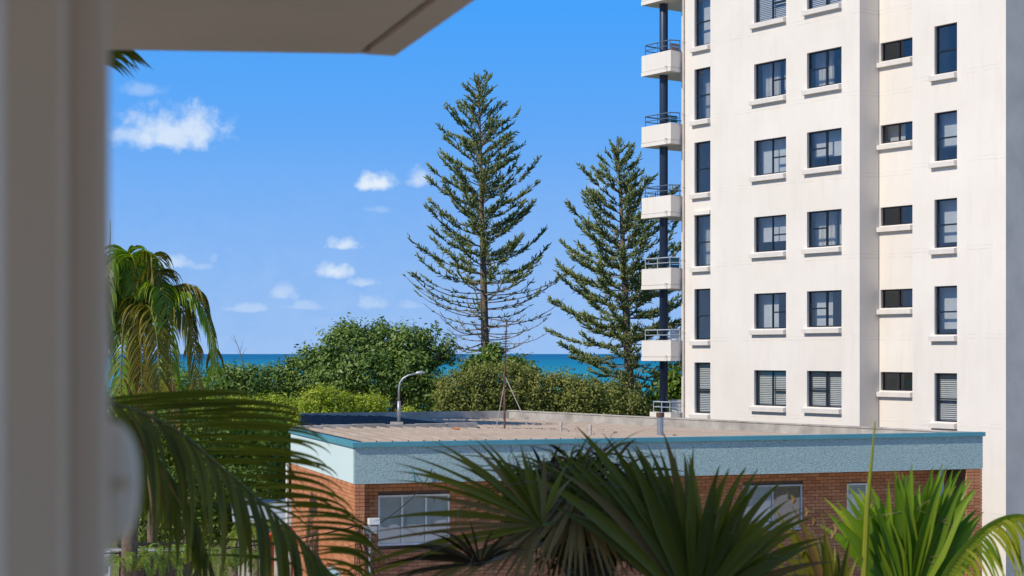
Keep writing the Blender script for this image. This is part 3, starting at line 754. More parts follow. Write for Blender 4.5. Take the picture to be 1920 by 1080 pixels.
# rooftop things
def on_roof(px, Y):
    x = (px - CX) / FPX * Y; p = Vector((x, Y, 0)) - A; return Vector((x, Y, rz(p.dot(ef), p.dot(lf)) + .012))
lp0 = cc0 + ef * 1.55 + lf * .13; lp0.z = ZC + .062
x_ = (750 - CX) / FPX; tt = (x_ * cc0.y - cc0.x) / (ef.x - x_ * ef.y); lp0 = cc0 + ef * tt + lf * .13; lp0.z = ZC + .062
lam = empty('lamp_post', lp0, 'curved grey lamp post standing on the concrete coping of the flat roof', 'lamp')
m_ = MB(); m_.prism([lp0 + Vector(v_) for v_ in ((-.24, -.08, 0), (.12, -.08, 0), (.12, .08, 0), (-.24, .08, 0))], lp0.z, lp0.z + .07); m_.build('base', M['conc'], lam)
m_ = MB(); m_.tube([lp0 + Vector((0, 0, .09)), lp0 + Vector((0, 0, .66))], .045, 10); m_.build('lower_pole', M['metal'], lam, True)
pts = [lp0 + Vector((0, 0, .64)), lp0 + Vector((0, 0, 1.0)), lp0 + Vector((.03, 0, 1.18)), lp0 + Vector((.12, 0, 1.30)), lp0 + Vector((.27, 0, 1.385)), lp0 + Vector((.50, 0, 1.44))]
m_ = MB(); m_.tube(pts, .024, 8); m_.build('arm', M['metal'], lam, True)
m_ = MB(); h0 = lp0 + Vector((.46, 0, 1.43)); m_.tube([h0, h0 + Vector((.06, 0, .02)), h0 + Vector((.2, 0, .035)), h0 + Vector((.28, 0, .03))], [.024, .045, .05, .016], 10); m_.build('lamp_head', M['metal'], lam, True)
ab = on_roof(946, 47.9)
an = empty('roof_antenna', ab, 'rusty antenna mast held by pale guy wires on the flat roof', 'antenna')
m_ = MB(); m_.tube([ab, ab + Vector((.0, 0, 1.5)), ab + Vector((.06, 0, 3.16))], [.032, .026, .018], 6); m_.build('mast', M['rust'], an)
rr_ = random.Random(5)
for k in range(9):
    z = 1.95 + k * .14; l_ = .05 + .07 * rr_.random()
    m_ = MB(); c_ = ab + Vector((.02 + .03 * z / 3, 0, z)); m_.tube([c_ - Vector((l_, .05, 0)), c_ + Vector((l_, .05, .02))], .012, 5); m_.build('element', M['rust'], an)
att = ab + Vector((.03, 0, 1.5))
for (px, yy) in ((930, 48.3), (993, 47.8)):
    e_ = on_roof(px, yy); m_ = MB(); m_.tube([att, e_], .013, 5); m_.build('guy_wire', M['palewire'], an)
for (px, yy, hh, rad, mt, lb) in ((1238, 45.0, .62, .09, 'metal', 'stubby grey vent pipe standing behind the dark fan palm leaf'), (1052, 46.4, .28, .035, 'palewire', 'short timber peg on the roof near the antenna guy wire'),
                              (1107, 44.6, .26, .035, 'palewire', 'short timber peg on the roof near the teal cap')):
    b0 = on_roof(px, yy); t_ = empty('vent_pipe' if mt == 'metal' else 'roof_peg', b0, lb, 'pipe' if mt == 'metal' else 'peg')
    m_ = MB(); m_.tube([b0 - Vector((0, 0, .02)), b0 + Vector((0, 0, hh))], rad, 10); m_.build('pipe' if mt == 'metal' else 'stake', M[mt], t_)
    m_ = MB(); m_.tube([b0 + Vector((0, 0, hh - .1)), b0 + Vector((0, 0, hh + .02))], rad * 1.25, 10); m_.build('cap', M['rust' if mt == 'metal' else mt], t_)
b0 = on_roof(852, 46.0); t_ = MB()
for k in range(3): t_.prism([b0 + Vector((-.12 + .07 * k, -.05 + .03 * k, 0)), b0 + Vector((.04 + .07 * k, -.06, 0)), b0 + Vector((.05 + .06 * k, .06, 0)), b0 + Vector((-.11 + .06 * k, .05, 0))], b0.z - .01 + .02 * k, b0.z + .04 + .02 * k)
tag(t_.build('broken_tile', M['brick']), 'broken red tile lying on the roof behind the cross coping', 'tile')

# service bracket, cables, meter box at the brick corner
sb0 = A + ef * .18 + nf * .16; sb0.z = EYE - (985 - CY) / 81.5
sv = empty('service_bracket', sb0, 'pale cable service box and bracket on the brick corner under the fascia', 'bracket')
m_ = MB(); m_.obox(A, ef, .20, .48, .0, .24, sb0.z - .20, sb0.z - .04); m_.build('box', M['metal'], sv)
m_ = MB(); m_.obox(A, ef, .30, .55, .02, .2, sb0.z + .0, sb0.z + .14); m_.build('insulator', M['white'], sv)
m_ = MB(); m_.tube([A + ef * .35 + nf * .001 + Vector((0, 0, 1.0)), A + ef * .35 + nf * .05 + Vector((0, 0, sb0.z + .1))], .03, 6); m_.build('conduit', M['metal'], sv)
for k in range(11):
    rr2 = random.Random(40 + k); p0 = sb0 + Vector((.0, -.05, -.06)); p2 = p0 + Vector((rr2.uniform(-.25, .75), rr2.uniform(-.25, .0), rr2.uniform(-1.3, -.4)))
    p1 = p0 + Vector((rr2.uniform(-.45, .1), -.2, rr2.uniform(-.2, .25)))
    m_ = MB(); m_.tube([bez(p0, p1, p2, i / 8) for i in range(9)], .009, 4); m_.build('loose_wire', M['wire'], sv)
c1 = sb0 + Vector((-.05, -.02, .0)); c2 = U(150, 1036, 33.0)
m_ = MB(); m_.tube([c1.lerp(c2, i / 16) - Vector((0, 0, .22 * 4 * (i / 16) * (1 - i / 16))) for i in range(17)], .017, 5)
cab = m_.build('power_cable', M['wire']); tag(cab, 'thin black overhead cable running from the brick corner across the garden', 'cable')
m_ = MB(); p0 = A + ef * 1.85 + nf * .02 + Vector((0, 0, ZF + .32)); p1 = A + ef * 1.6 + nf * .1 + Vector((0, 0, ZF - .3)); p2 = A + ef * .5 + nf * .12 + Vector((0, 0, sb0.z - .02))
m_.tube([bez(p0, p1, p2, i / 12) for i in range(13)], .011, 5); tag(m_.build('drop_cable', M['wire']), 'black drop cable hanging down the fascia to the cable box', 'cable')

# shed roof, orange slide and dark lattice shed at the garden
sh = empty('garden_shed', U(500, 1000, 48.5), 'low garden shed with pale metal roof beside the brick wall', 'shed'); sh.location.z = 0
r0 = U(437, 967, 48.5); r1 = U(566, 966, 47.6)
m_ = MB(); m_.prism([(r0.x, r0.y, 0), (r1.x, r1.y, 0), (r1.x - .6, r1.y + 3.0, 0), (r0.x - .6, r0.y + 3.0, 0)], [r0.z - .22] * 2 + [r0.z + .1] * 2, [r0.z - .02] * 2 + [r0.z + .3] * 2); m_.build('roof', M['railpale'], sh)
m_ = MB(); m_.prism([(r0.x + .15, r0.y + .25, 0), (r1.x - .1, r1.y + .25, 0), (r1.x - .6, r1.y + 2.8, 0), (r0.x - .4, r0.y + 2.8, 0)], 0, [r0.z - .2] * 2 + [r0.z + .08] * 2); m_.build('wall', M['conc'], sh)
ori = U(528, 1075, 42); sl_ = empty('orange_slide', (ori.x, ori.y, 0), 'bright orange curved plastic slide hood on a white pole', 'slide')
hood = MB(); n = 16; prof = []
c_ = U(528, 1012, 42)
for i in range(n + 1):
    a = math.pi * (0.02 + .96 * i / n); prof.append((c_.x - math.cos(a) * .36, c_.z - .25 + math.sin(a) * .60))
prof2 = [(c_.x + (x - c_.x) * .80, c_.z - .25 + (z - (c_.z - .25)) * .86) for x, z in prof]
vs = [(x, c_.y - .5, z) for x, z in prof] + [(x, c_.y + .5, z) for x, z in prof] + [(x, c_.y - .5, z) for x, z in prof2] + [(x, c_.y + .5, z) for x, z in prof2]
k = n + 1; fs = []
for i in range(n): fs += [(i, i + 1, k + i + 1, k + i), (2*k + i, 3*k + i, 3*k + i + 1, 2*k + i + 1), (i, 2*k + i, 2*k + i + 1, i + 1), (k + i, k + i + 1, 3*k + i + 1, 3*k + i)]
hood.add(vs, fs); hood.build('hood', M['orange'], sl_, True)
m_ = MB(); m_.box((c_.x - .36, c_.y - .48, .0), (c_.x - .26, c_.y + .5, c_.z - .2)); m_.box((c_.x + .02, c_.y + .3, .0), (c_.x + .24, c_.y + .36, c_.z - .1)); m_.build('side_panel', M['orange'], sl_)
m_ = MB(); m_.tube([(c_.x + .26, c_.y - .45, -.1), (c_.x + .26, c_.y - .45, c_.z - .2)], .04, 8); m_.build('pole', M['white'], sl_)
ds = U(235, 1060, 36); dk = empty('lattice_pergola', (ds.x, ds.y, 0), 'dark open pergola with pale posts under the overhanging palm', 'pergola')
for (px, mt) in ((201, 'white'), (266, 'dark'), (330, 'dark')):
    q_ = U(px, 1033, 36); m_ = MB(); m_.box((q_.x - .07, q_.y - .07, -.1), (q_.x + .07, q_.y + .07, q_.z)); m_.build('post', M[mt], dk)
q0 = U(190, 1033, 36); q1 = U(345, 1030, 36)
m_ = MB(); m_.box((q0.x, q0.y - .05, q0.z), (q1.x, q1.y + .05, q0.z + .05)); m_.build('beam', M['metal'], dk)
m_ = MB(); m_.box((q0.x, q0.y + 1.6, 0), (q1.x, q1.y + 1.65, q0.z)); m_.build('back_wall', M['dark'], dk)

# ------------------------------------------------------------------ trees
def spindles(P0, D, L, Wd):
    """arrays of thin 4 sided spindles -> verts, tri faces"""
    n = len(P0); D = D / np.linalg.norm(D, axis=1, keepdims=True)
    up = np.tile(np.array([[0.0, 0.0, 1.0]]), (n, 1)); up[np.abs(D[:, 2]) > .95] = (1, 0, 0)
    a = np.cross(D, up); a /= np.linalg.norm(a, axis=1, keepdims=True); b = np.cross(D, a)
    mid = P0 + D * (L * .45)[:, None]; tip = P0 + D * L[:, None]; w = Wd[:, None]
    V = np.stack([P0, mid + a * w, mid + b * w, mid - a * w, mid - b * w, tip], 1).reshape(-1, 3)
    base = (np.arange(n) * 6)[:, None, None]
    T = np.array([[0, 2, 1], [0, 3, 2], [0, 4, 3], [0, 1, 4], [5, 1, 2], [5, 2, 3], [5, 3, 4], [5, 4, 1]])[None]
    return V, (base + T).reshape(-1, 3)
def norfolk(label, basep, topz, prof, seed, lean, bare=0, dens=1.0, ztuft=0):
    rg = np.random.default_rng(seed); base = Vector(basep); H_ = topz - base.z
    t = empty('norfolk_pine', base, label, 'tree', 'norfolk pines')
    tr = MB(); axis = lambda z: Vector((base.x + lean * ((z - base.z) / H_) , base.y, z))
    zs = np.linspace(base.z - .3, topz, 14); tr.tube([axis(z) for z in zs], [max(.02, .26 * (1 - (z - base.z) / H_) ** .85 + .012) for z in zs], 9); tr.build('trunk', M['trunk'], t, True)
    br = MB(); P0 = []; D = []; L = []; Wd = []
    z = prof[0][0]; ztop = topz - .35; k = 0
    while z < ztop:
        f = (z - prof[0][0]) / (topz - prof[0][0])
        Lm = float(np.interp(z, [q[0] for q in prof], [q[1] for q in prof])); ang = float(np.interp(z, [q[0] for q in prof], [q[2] for q in prof])); fol = float(np.interp(z, [q[0] for q in prof], [q[3] for q in prof]))
        nb_ = 5 if f > .3 else 6; a0 = rg.uniform(0, 6.28)
        for j in range(nb_):
            az_ = a0 + 2 * math.pi * j / nb_ + rg.normal(0, .16); Lb = Lm * rg.uniform(.62, 1.10) * (.82 if rg.random() < .15 else 1)
            a_ = math.tan(R(ang - 3 + rg.normal(0, 6))); cur = .22 + .12 * rg.random() if ang < 25 else .10
            h = Vector((math.cos(az_), math.sin(az_), 0)); sd_ = Vector((-h.y, h.x, 0)); p0 = axis(z + rg.normal(0, .05))
            def pt(s_): return p0 + h * (Lb * s_) + Vector((0, 0, Lb * (a_ * s_ + cur * s_ * s_ * s_))) + sd_ * (Lb * .05 * math.sin(az_ * 5) * s_ * s_)
            br.tube([pt(q / 6) for q in range(7)], [.035 * (.35 + .65 * min(1, Lm / 3)) * (1 - .8 * q / 6) + .006 for q in range(7)], 4, False)
            step = .085 / dens; s_ = .14 if fol > .9 else .22
            while s_ < 1.0:
                tuft = fol * (.42 + .75 * s_) * (1.25 if math.sin(s_ * Lb * 7 + az_ * 3) > -.3 else .35)          # foliage thickens outwards
                if rg.random() < tuft:
                    p = pt(s_); dirb = (pt(min(1, s_ + .05)) - pt(s_ - .05)).normalized()
                    for sg in (-1, 1):
                        if rg.random() < .12: continue
                        ln = (.50 - .20 * abs(s_ - .55)) * (.45 + .55 * min(1, Lm / 2.2)) * rg.uniform(.55, 1.25)
                        d = dirb * 1.0 + sd_ * (sg * rg.uniform(.25, .75)) + Vector((0, 0, rg.uniform(.0, .55)))
                        d.normalize()
                        nb2 = 5 if fol > .6 else 2
                        for q in range(nb2):
                            P0.append(p + d * (ln * .18 * q)); dq = d + Vector(rg.normal(0, .42, 3)) + Vector((0, 0, .12)); D.append(dq.normalized()); L.append(ln * rg.uniform(.35, .8)); Wd.append(.022 + .016 * rg.random())
                s_ += step / max(Lb, .4) * rg.uniform(.7, 1.3)
            # terminal finger
            p = pt(1.0); d = (pt(1) - pt(.9)).normalized()
            if fol > .3:
                for q in range(4): P0.append(p - d * .25 * q * .5); D.append((d + Vector(rg.normal(0, .16, 3))).normalized()); L.append(.36 * (.4 + .6 * min(1, Lm / 2))); Wd.append(.035)
            elif rg.random() < .8:      # bare branches carry dead twigs
                for q in range(7):
                    pp = pt(rg.uniform(.35, 1)); br.tube([pp, pp + sd_ * rg.normal(0, .18) + Vector((0, 0, rg.uniform(.1, .42))) + h * .1], [.008, .004], 3, False)
        z += rg.uniform(.34, .50) * (1.1 if f > .6 else 1.0); k += 1
    # leader shoot
    for q in range(26):
        zz = ztop - .2 + .55 * q / 26 ; P0.append(axis(zz)); D.append(Vector((rg.normal(0, 1), rg.normal(0, 1), 1.0)).normalized()); L.append(.22 * (1 - q / 34)); Wd.append(.02)
    br.build('branches', M['trunk'], t)
    V, F_ = spindles(np.array([tuple(q) for q in P0]), np.array([tuple(q) for q in D]), np.array(L), np.array(Wd))
    link('crown', np_mesh('crown', V, F_), M['needle'], t)
    return t
p1 = U(914, 700, 85); p1.z = gz(p1.x, 85) - .1
def zy(py, Y): return EYE - (py - CY) / FPX * Y
# (z, branch length, start angle, foliage)
prof1 = [(zy(668, 85), 2.6, -6, .05), (zy(640, 85), 3.9, -4, .07), (zy(600, 85), 4.2, 0, .2), (zy(565, 85), 4.2, 4, .45), (zy(520, 85), 3.8, 8, .8), (zy(460, 85), 3.2, 13, 1), (zy(390, 85), 2.75, 20, 1),
         (zy(320, 85), 2.35, 26, 1), (zy(250, 85), 1.6, 36, 1), (zy(200, 85), 1.0, 42, 1), (zy(150, 85), .25, 48, 1)]
norfolk('tall Norfolk pine with sparse bare lower branches standing alone against the sky', p1, zy(138, 85), prof1, 11, (897 - 914) / FPX * 85, dens=1.0)
p2 = U(1186, 730, 80); p2.z = gz(p2.x, 80) - .1
prof2 = [(zy(720, 80), 2.6, -10, .7), (zy(660, 80), 3.7, -2, .9), (zy(610, 80), 3.7, 4, 1), (zy(540, 80), 3.1, 10, 1), (zy(470, 80), 2.75, 18, 1), (zy(420, 80), 2.5, 24, 1), (zy(370, 80), 1.75, 32, 1), (zy(320, 80), 1.05, 38, 1), (zy(285, 80), .5, 44, 1), (zy(266, 80), .2, 46, 1)]
norfolk('shorter dense Norfolk pine partly behind the tower balconies', p2, zy(255, 80), prof2, 23, (1158 - 1186) / FPX * 80, dens=1.15)

def leaves(name, blobs, n, size, mat, parent, seed, clump=26, sig=.20, aspect=.5, fill=.55, flat=.35):
    """leaf-sized rhombs in clumps spread through a union of ellipsoids [(x,y,z,rx,ry,rz)]"""
    rg = np.random.default_rng(seed); B = np.array(blobs, float); vol = (B[:, 3] * B[:, 4] * B[:, 5]) ** .67
    nc = max(4, n // clump); bi = rg.choice(len(B), nc, p=vol / vol.sum())
    d = rg.normal(size=(nc, 3)); d /= np.linalg.norm(d, axis=1, keepdims=True); d[:, 2] = np.where(d[:, 2] < -.5, -d[:, 2], d[:, 2])
    rad = fill + (1 - fill) * rg.random(nc) ** .5
    rad *= 1 + rg.normal(0, .10, nc)
    C = B[bi, :3] + d * rad[:, None] * B[bi, 3:6]
    ci = np.repeat(np.arange(nc), clump); m = len(ci); sc = sig * (.6 + .8 * rg.random(nc))
    off = rg.normal(size=(m, 3)) * sc[ci][:, None]; P = C[ci] + off
    nrm = off / (np.linalg.norm(off, axis=1, keepdims=True) + 1e-6) * .5 + d[ci] * .55 + np.array([0, 0, flat]) + rg.normal(size=(m, 3)) * .55
    nrm /= np.linalg.norm(nrm, axis=1, keepdims=True)
    a = np.cross(nrm, rg.normal(size=(m, 3))); a /= np.linalg.norm(a, axis=1, keepdims=True); b = np.cross(nrm, a)
    l = size * (.6 + .8 * rg.random(m)); w = l * aspect
    V = np.stack([P - a * (l * .5)[:, None], P + b * (w * .5)[:, None] + nrm * (l * .06)[:, None], P + a * (l * .5)[:, None], P - b * (w * .5)[:, None] + nrm * (l * .06)[:, None]], 1).reshape(-1, 3)
    F_ = (np.arange(m) * 4)[:, None] + np.array([[0, 1, 2, 3]])
    return link(name, np_mesh(name, V, F_), mat, parent)
def tree(name, label, cat, Y, pxb, n, size, mat, seed, group=None, depth=.9, trunk_r=.09, **kw):
    """pxb: list of (px, py, rx_px, ry_px, dY)"""
    bl = []
    for (px, py, rx, ry, dy) in pxb:
        c = U(px, py, Y + dy); k = (Y + dy) / FPX; bl.append((c.x, c.y, c.z, rx * k, max(rx * k * depth, .35), ry * k))
    cx = sum(b[0] for b in bl) / len(bl); cy = sum(b[1] for b in bl) / len(bl); z0 = gz(cx, cy)
    t = empty(name, (cx, cy, z0), label, cat, group)
    tr = MB(); low = min(b[2] for b in bl); fork = Vector((cx, cy, max(z0 + .5, z0 + (low - z0) * .55)))
    tr.tube([Vector((cx, cy, z0 - .2)), Vector((cx + .05, cy, (z0 + fork.z) / 2)), fork], [trunk_r * 1.3, trunk_r, trunk_r * .9], 7)
    rr = random.Random(seed)
    for b in bl:
        e = Vector(b[:3]); mid = fork.lerp(e, .55) + Vector((rr.uniform(-.2, .2), rr.uniform(-.2, .2), .15)); tr.tube([fork, mid, e, e + Vector((rr.uniform(-.3, .3) * b[3], 0, b[5] * .6))], [trunk_r * .7, trunk_r * .45, trunk_r * .28, trunk_r * .1], 5)
        for q in range(3):
            e2 = e + Vector((rr.uniform(-.7, .7) * b[3], rr.uniform(-.7, .7) * b[4], rr.uniform(.0, .7) * b[5])); tr.tube([mid, e2], [trunk_r * .35, trunk_r * .1], 4)
    tr.build('trunk', M['trunk'], t, True)
    leaves('crown', bl, n, size, mat, t, seed, **kw)
    return t
tree('broadleaf_tree', 'big round dark green broadleaf tree behind the lamp post', 'tree', 70,
     [(610, 695, 42, 42, 0), (655, 655, 52, 44, 0), (712, 648, 44, 38, .5), (768, 660, 40, 42, 0), (806, 648, 24, 32, 0), (690, 705, 70, 50, -.4), (765, 712, 62, 48, -.4), (840, 648, 17, 15, 0), (835, 672, 20, 10, .3), (640, 720, 60, 30, -.5), (800, 740, 40, 30, -.5), (574, 662, 10, 10, .2)],
     26000, .17, M['deep'], 101, trunk_r=.16, clump=22, sig=.17)
for k, (bl, n, lb) in enumerate([
    ([(420, 712, 42, 28, 0), (470, 716, 40, 30, 0)], 7000, 'dark green coastal shrub right beside the drooping palm'),
    ([(520, 712, 40, 30, 0), (560, 700, 34, 34, 0), (590, 705, 26, 30, 0)], 8000, 'dark green coastal shrub against the broadleaf tree with sea above it'),
    ([(340, 720, 50, 40, 0), (270, 725, 50, 40, 0)], 6000, 'dark green coastal shrub behind the hanging dead palm fronds')]):
    tree('coastal_shrub', lb, 'shrub', 71 + k * .7, [(a, b + 4, c, d, e) for a, b, c, d, e in bl] + [(a, b + 45, c * 1.1, 36, e) for a, b, c, d, e in bl], n, .15, M['deep'], 120 + k, 'coastal shrubs', clump=20, sig=.16)
for k, (bl, n, lb) in enumerate([
    ([(598, 752, 36, 24, 0), (640, 757, 34, 20, 0)], 9000, 'lime green rounded bush rising over the back left roof corner'),
    ([(690, 760, 36, 18, 0), (665, 764, 26, 15, 0)], 6500, 'lime green low bush between the lime rounded bush and the lamp post'),
    ([(765, 779, 22, 12, 0)], 2500, 'small lime green bush tip right behind the lamp post'),
    ([(540, 770, 34, 24, 0), (505, 765, 34, 24, 0)], 7500, 'lime green bush left of the roof, touching its corner'),
    ([(450, 775, 45, 32, 0), (395, 778, 45, 34, 0)], 9000, 'lime green bush behind the arching dark palm leaflets')]):
    tree('lime_bush', lb, 'bush', 63.5 + k * .4, bl + [(a, b + 36, c * 1.1, d * 1.4, e) for a, b, c, d, e in bl], n, .10, M['lime'], 140 + k, 'lime green bushes', clump=30, sig=.11, trunk_r=.05)
for k, (bl, n, lb) in enumerate([
    ([(858, 742, 46, 42, 0), (905, 722, 40, 34, 0)], 13000, 'olive green wattle bush between the lamp post and the antenna mast'),
    ([(960, 715, 44, 34, 0), (1000, 735, 52, 40, .5)], 14000, 'olive green wattle bush directly behind the antenna guy wires'),
    ([(1055, 735, 46, 34, 0), (1095, 748, 40, 34, 0)], 12000, 'olive green wattle bush between the two Norfolk pines'),
    ([(1145, 750, 40, 34, 0), (1185, 765, 34, 34, 0), (1210, 785, 22, 22, 0)], 12000, 'olive green wattle bush at the foot of the shorter pine')]):
    tree('wattle_bush', lb, 'bush', 66 + k * .5, bl + [(a, b + 42, c * 1.1, d * 1.1, e) for a, b, c, d, e in bl], n, .11, M['olive'], 160 + k, 'olive wattle bushes', clump=30, sig=.13, trunk_r=.06)
tree('fig_sapling', 'bright leafy sapling at the foot of the tall pine trunk', 'tree', 77, [(912, 690, 24, 24, 0), (925, 668, 14, 18, 0), (885, 700, 20, 18, 0)], 3200, .20, M['mid'], 181, clump=14, sig=.16)
tree('fig_sapling', 'bright leafy sapling right of the tall pine with sea behind it', 'tree', 76, [(962, 690, 20, 18, 0), (985, 705, 22, 16, 0)], 2400, .20, M['mid'], 182, clump=14, sig=.16)
tree('fig_sapling', 'bright green sapling seen between the navy column and the tower wall', 'tree', 74, [(1262, 735, 22, 36, 0), (1275, 760, 20, 30, 0)], 3000, .22, M['bright'], 183, clump=14, sig=.18)
ug = []
for k in range(44):
    px = 180 + k * 25; c = U(px, 752 + 10 * math.sin(k * 1.7), 82); ug.append((c.x, c.y, c.z, .75, .6, .75))
    c = U(px + 12, 790, 82); ug.append((c.x, c.y, c.z, .8, .6, .8))
uo = leaves('undergrowth', ug, 46000, .2, M['deep'], None, 190, clump=24, sig=.2, fill=.2); tag(uo, 'dense dark green dune scrub filling the gaps behind the bushes', 'scrub', kind='stuff')
# garden to the left of the brick building
for k, (bl, Y, n, mt, lb) in enumerate([
    ([(500, 835, 62, 50, 0), (450, 850, 50, 45, 0)], 55, 12000, 'lime', 'yellow green garden tree close to the pale blue side fascia'),
    ([(370, 840, 65, 55, 0), (310, 830, 60, 60, 0)], 54, 11000, 'mid', 'mid green garden tree under the drooping palm'),
    ([(500, 925, 60, 50, 0), (440, 930, 60, 50, 0)], 52, 9000, 'deep', 'dark garden tree between the shed roof and the yellow green tree'),
    ([(350, 940, 70, 60, 0), (270, 930, 60, 60, 0)], 50, 9000, 'mid', 'mid green garden tree behind the dark pergola'),
    ([(225, 850, 50, 80, 0)], 50, 5000, 'deep', 'dark garden tree beside the door frame latch')]):
    tree('garden_tree', lb, 'tree', Y, bl + [(a, b + 60, c * 1.05, d, e) for a, b, c, d, e in bl], n, .14, M[mt], 200 + k, 'garden trees', clump=24, sig=.16)
# unseen dense trees added off to the left to shade the rear roof
tree('added_shade_tree', 'unseen tall dense tree added to shade the rear roof, level with the rear roof coping', 'tree', 43.5, [(-300, -290, 180, 130, 0), (-340, -190, 170, 130, .5), (-220, -220, 100, 120, 1), (-300, -100, 200, 130, 0)], 26000, .42, M['deep'], 230, 'shade trees', trunk_r=.3, clump=40, sig=.5)
tree('added_shade_tree', 'unseen tall dense tree added to shade the rear roof, level with the back of the rear roof', 'tree', 48.5, [(-330, -240, 170, 120, 0), (-350, -130, 170, 130, .5), (-310, -190, 120, 120, 1.6), (-330, -40, 170, 120, 0)], 26000, .42, M['deep'], 231, 'shade trees', trunk_r=.3, clump=40, sig=.5)
# bare twig in front of the sea
tb = U(452, 690, 70.5); tw_ = MB(); rr = random.Random(2)
tt0 = empty('bare_sapling', (tb.x, tb.y, gz(tb.x, tb.y)), 'bare grey twiggy sapling sticking up over the coastal shrubs', 'tree')
stem = [Vector((tb.x + .05, tb.y, gz(tb.x, tb.y))), U(458, 690, 70.5), U(450, 660, 70.5), U(438, 628, 70.5)]
tw_.tube(stem, [.04, .022, .016, .008], 5)
for (a, b) in (((450, 660), (456, 637)), ((455, 675), (443, 655)), ((445, 645), (433, 632)), ((452, 668), (463, 652))): tw_.tube([U(*a, 70.5), U(*b, 70.5)], [.012, .005], 4)
tw_.build('stem', M['trunk'], tt0)

# ------------------------------------------------------------------ palms
def strip(path, wid, side, fold=.25, seg=None):
    """leaf blade: V folded ribbon along path. wid(t) half width, side = vector across the blade"""
    n = len(path); V = []; F_ = []
    for i, p in enumerate(path):
        t = i / (n - 1); tg = (path[min(i + 1, n - 1)] - path[max(i - 1, 0)]); tg = tg.normalized() if tg.length > 1e-9 else Vector((0, 0, 1))
        sd_ = (side - tg * side.dot(tg)); sd_ = sd_.normalized() if sd_.length > 1e-6 else tg.orthogonal().normalized()
        up = tg.cross(sd_); w_ = wid(t); V += [p + sd_ * w_ + up * (w_ * fold), p, p - sd_ * w_ + up * (w_ * fold)]
    for i in range(n - 1):
        a = i * 3; F_ += [(a, a + 1, a + 4, a + 3), (a + 1, a + 2, a + 5, a + 4)]
    return V, F_
def leafw(w, peak=.3, ex=1.6):
    return lambda t: w * (min(1, .35 + t / peak * .65) if t < peak else max(.03, (1 - ((t - peak) / (1 - peak)) ** ex)))
def pinnate(parent, rach, lens, droop, n, mat, rmat, seed, wid=.014, split=False, spread=55, rr0=.014, name='frond', skip=.0, sidebias=0):
    """feather frond on a rachis polyline. lens(t): leaflet length"""
    rg = random.Random(seed); r = MB(); rp = [poly_at(rach, i / 16) for i in range(17)]
    r.tube(rp, [rr0 * (1 - .8 * i / 16) + .003 for i in range(17)], 6)
    fo = r.build(name, rmat, parent, True); allb = MB()
    for i in range(n):
        t = .06 + .93 * (i + rg.random() * .5) / n; p = poly_at(rach, t); tg = (poly_at(rach, min(1, t + .03)) - poly_at(rach, t - .03)).normalized()
        sd0 = tg.cross(Vector((0, 0, 1))); sd0 = sd0.normalized() if sd0.length > .05 else Vector((1, 0, 0))
        for sg in (-1, 1):
            if rg.random() < skip: continue
            L_ = lens(t) * rg.uniform(.85, 1.12); sp_ = R(spread * (1.15 - .55 * t) + rg.uniform(-7, 7))
            d = tg * math.cos(sp_) + sd0 * (sg * math.sin(sp_)) + Vector((0, 0, .18 + rg.uniform(-.12, .12)))
            d.normalize(); pts_ = []; q = p.copy(); dd = d.copy(); k = 7
            for j in range(k + 1):
                pts_.append(q.copy()); dd = (dd + Vector((0, 0, -droop * (j + .5) / k * rg.uniform(.8, 1.2)))).normalized(); q = q + dd * (L_ / k)
            V, F_ = strip(pts_, leafw(wid * rg.uniform(.85, 1.15)), tg, .3)
            if split:
                mb = MB(); mb.add(V, F_); mb.build('leaflet', mat, fo)
            else: allb.add(V, F_)
    if not split: allb.build('leaflets', mat, fo)
    return fo
# mid-distance drooping palm at the left
Yp = 33.0; c0 = U(252, 600, Yp)
pm = empty('feather_palm', (c0.x, c0.y, 0), 'drooping feather palm with shaggy dead fronds beside the door frame', 'palm')
tr = MB(); tr.tube([Vector((c0.x - .15, c0.y, -.2)), Vector((c0.x - .1, c0.y, 4)), c0 + Vector((0, 0, -.1))], [.2, .16, .15], 10); tr.build('trunk', M['palmtrunk'], pm, True)
def arc(c, az_, reach, rise, drop, n=9):
    h = Vector((math.cos(az_), math.sin(az_), 0)); o = []
    for i in range(n):
        t = i / (n - 1); o.append(c + h * (reach * math.sin(t * 1.57) ** .9) + Vector((0, 0, rise * math.sin(min(1, t * 1.5) * 1.57) - drop * max(0, t - .28) ** 1.6 / .72 ** 1.6)))
    return o
spec_f = [  # azimuth, reach, rise, drop, material
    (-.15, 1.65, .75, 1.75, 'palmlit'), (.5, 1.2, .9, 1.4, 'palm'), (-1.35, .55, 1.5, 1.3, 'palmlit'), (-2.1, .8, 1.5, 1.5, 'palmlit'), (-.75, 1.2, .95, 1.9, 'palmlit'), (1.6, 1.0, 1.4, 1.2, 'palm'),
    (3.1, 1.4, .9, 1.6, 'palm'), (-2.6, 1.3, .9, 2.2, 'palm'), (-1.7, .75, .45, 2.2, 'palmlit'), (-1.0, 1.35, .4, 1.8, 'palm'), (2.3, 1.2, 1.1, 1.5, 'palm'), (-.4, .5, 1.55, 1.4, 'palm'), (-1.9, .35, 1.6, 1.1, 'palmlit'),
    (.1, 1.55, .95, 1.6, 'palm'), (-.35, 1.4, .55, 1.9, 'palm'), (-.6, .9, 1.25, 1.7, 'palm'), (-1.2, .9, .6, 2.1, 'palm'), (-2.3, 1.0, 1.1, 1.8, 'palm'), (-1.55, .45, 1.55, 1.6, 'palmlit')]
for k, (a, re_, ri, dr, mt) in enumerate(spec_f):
    pinnate(pm, arc(c0, a, re_, ri, dr), lambda t: .72 * (1 - .5 * abs(t - .45)) , .8, 56, M[mt], M['rachis'], 300 + k, wid=.022, rr0=.022)
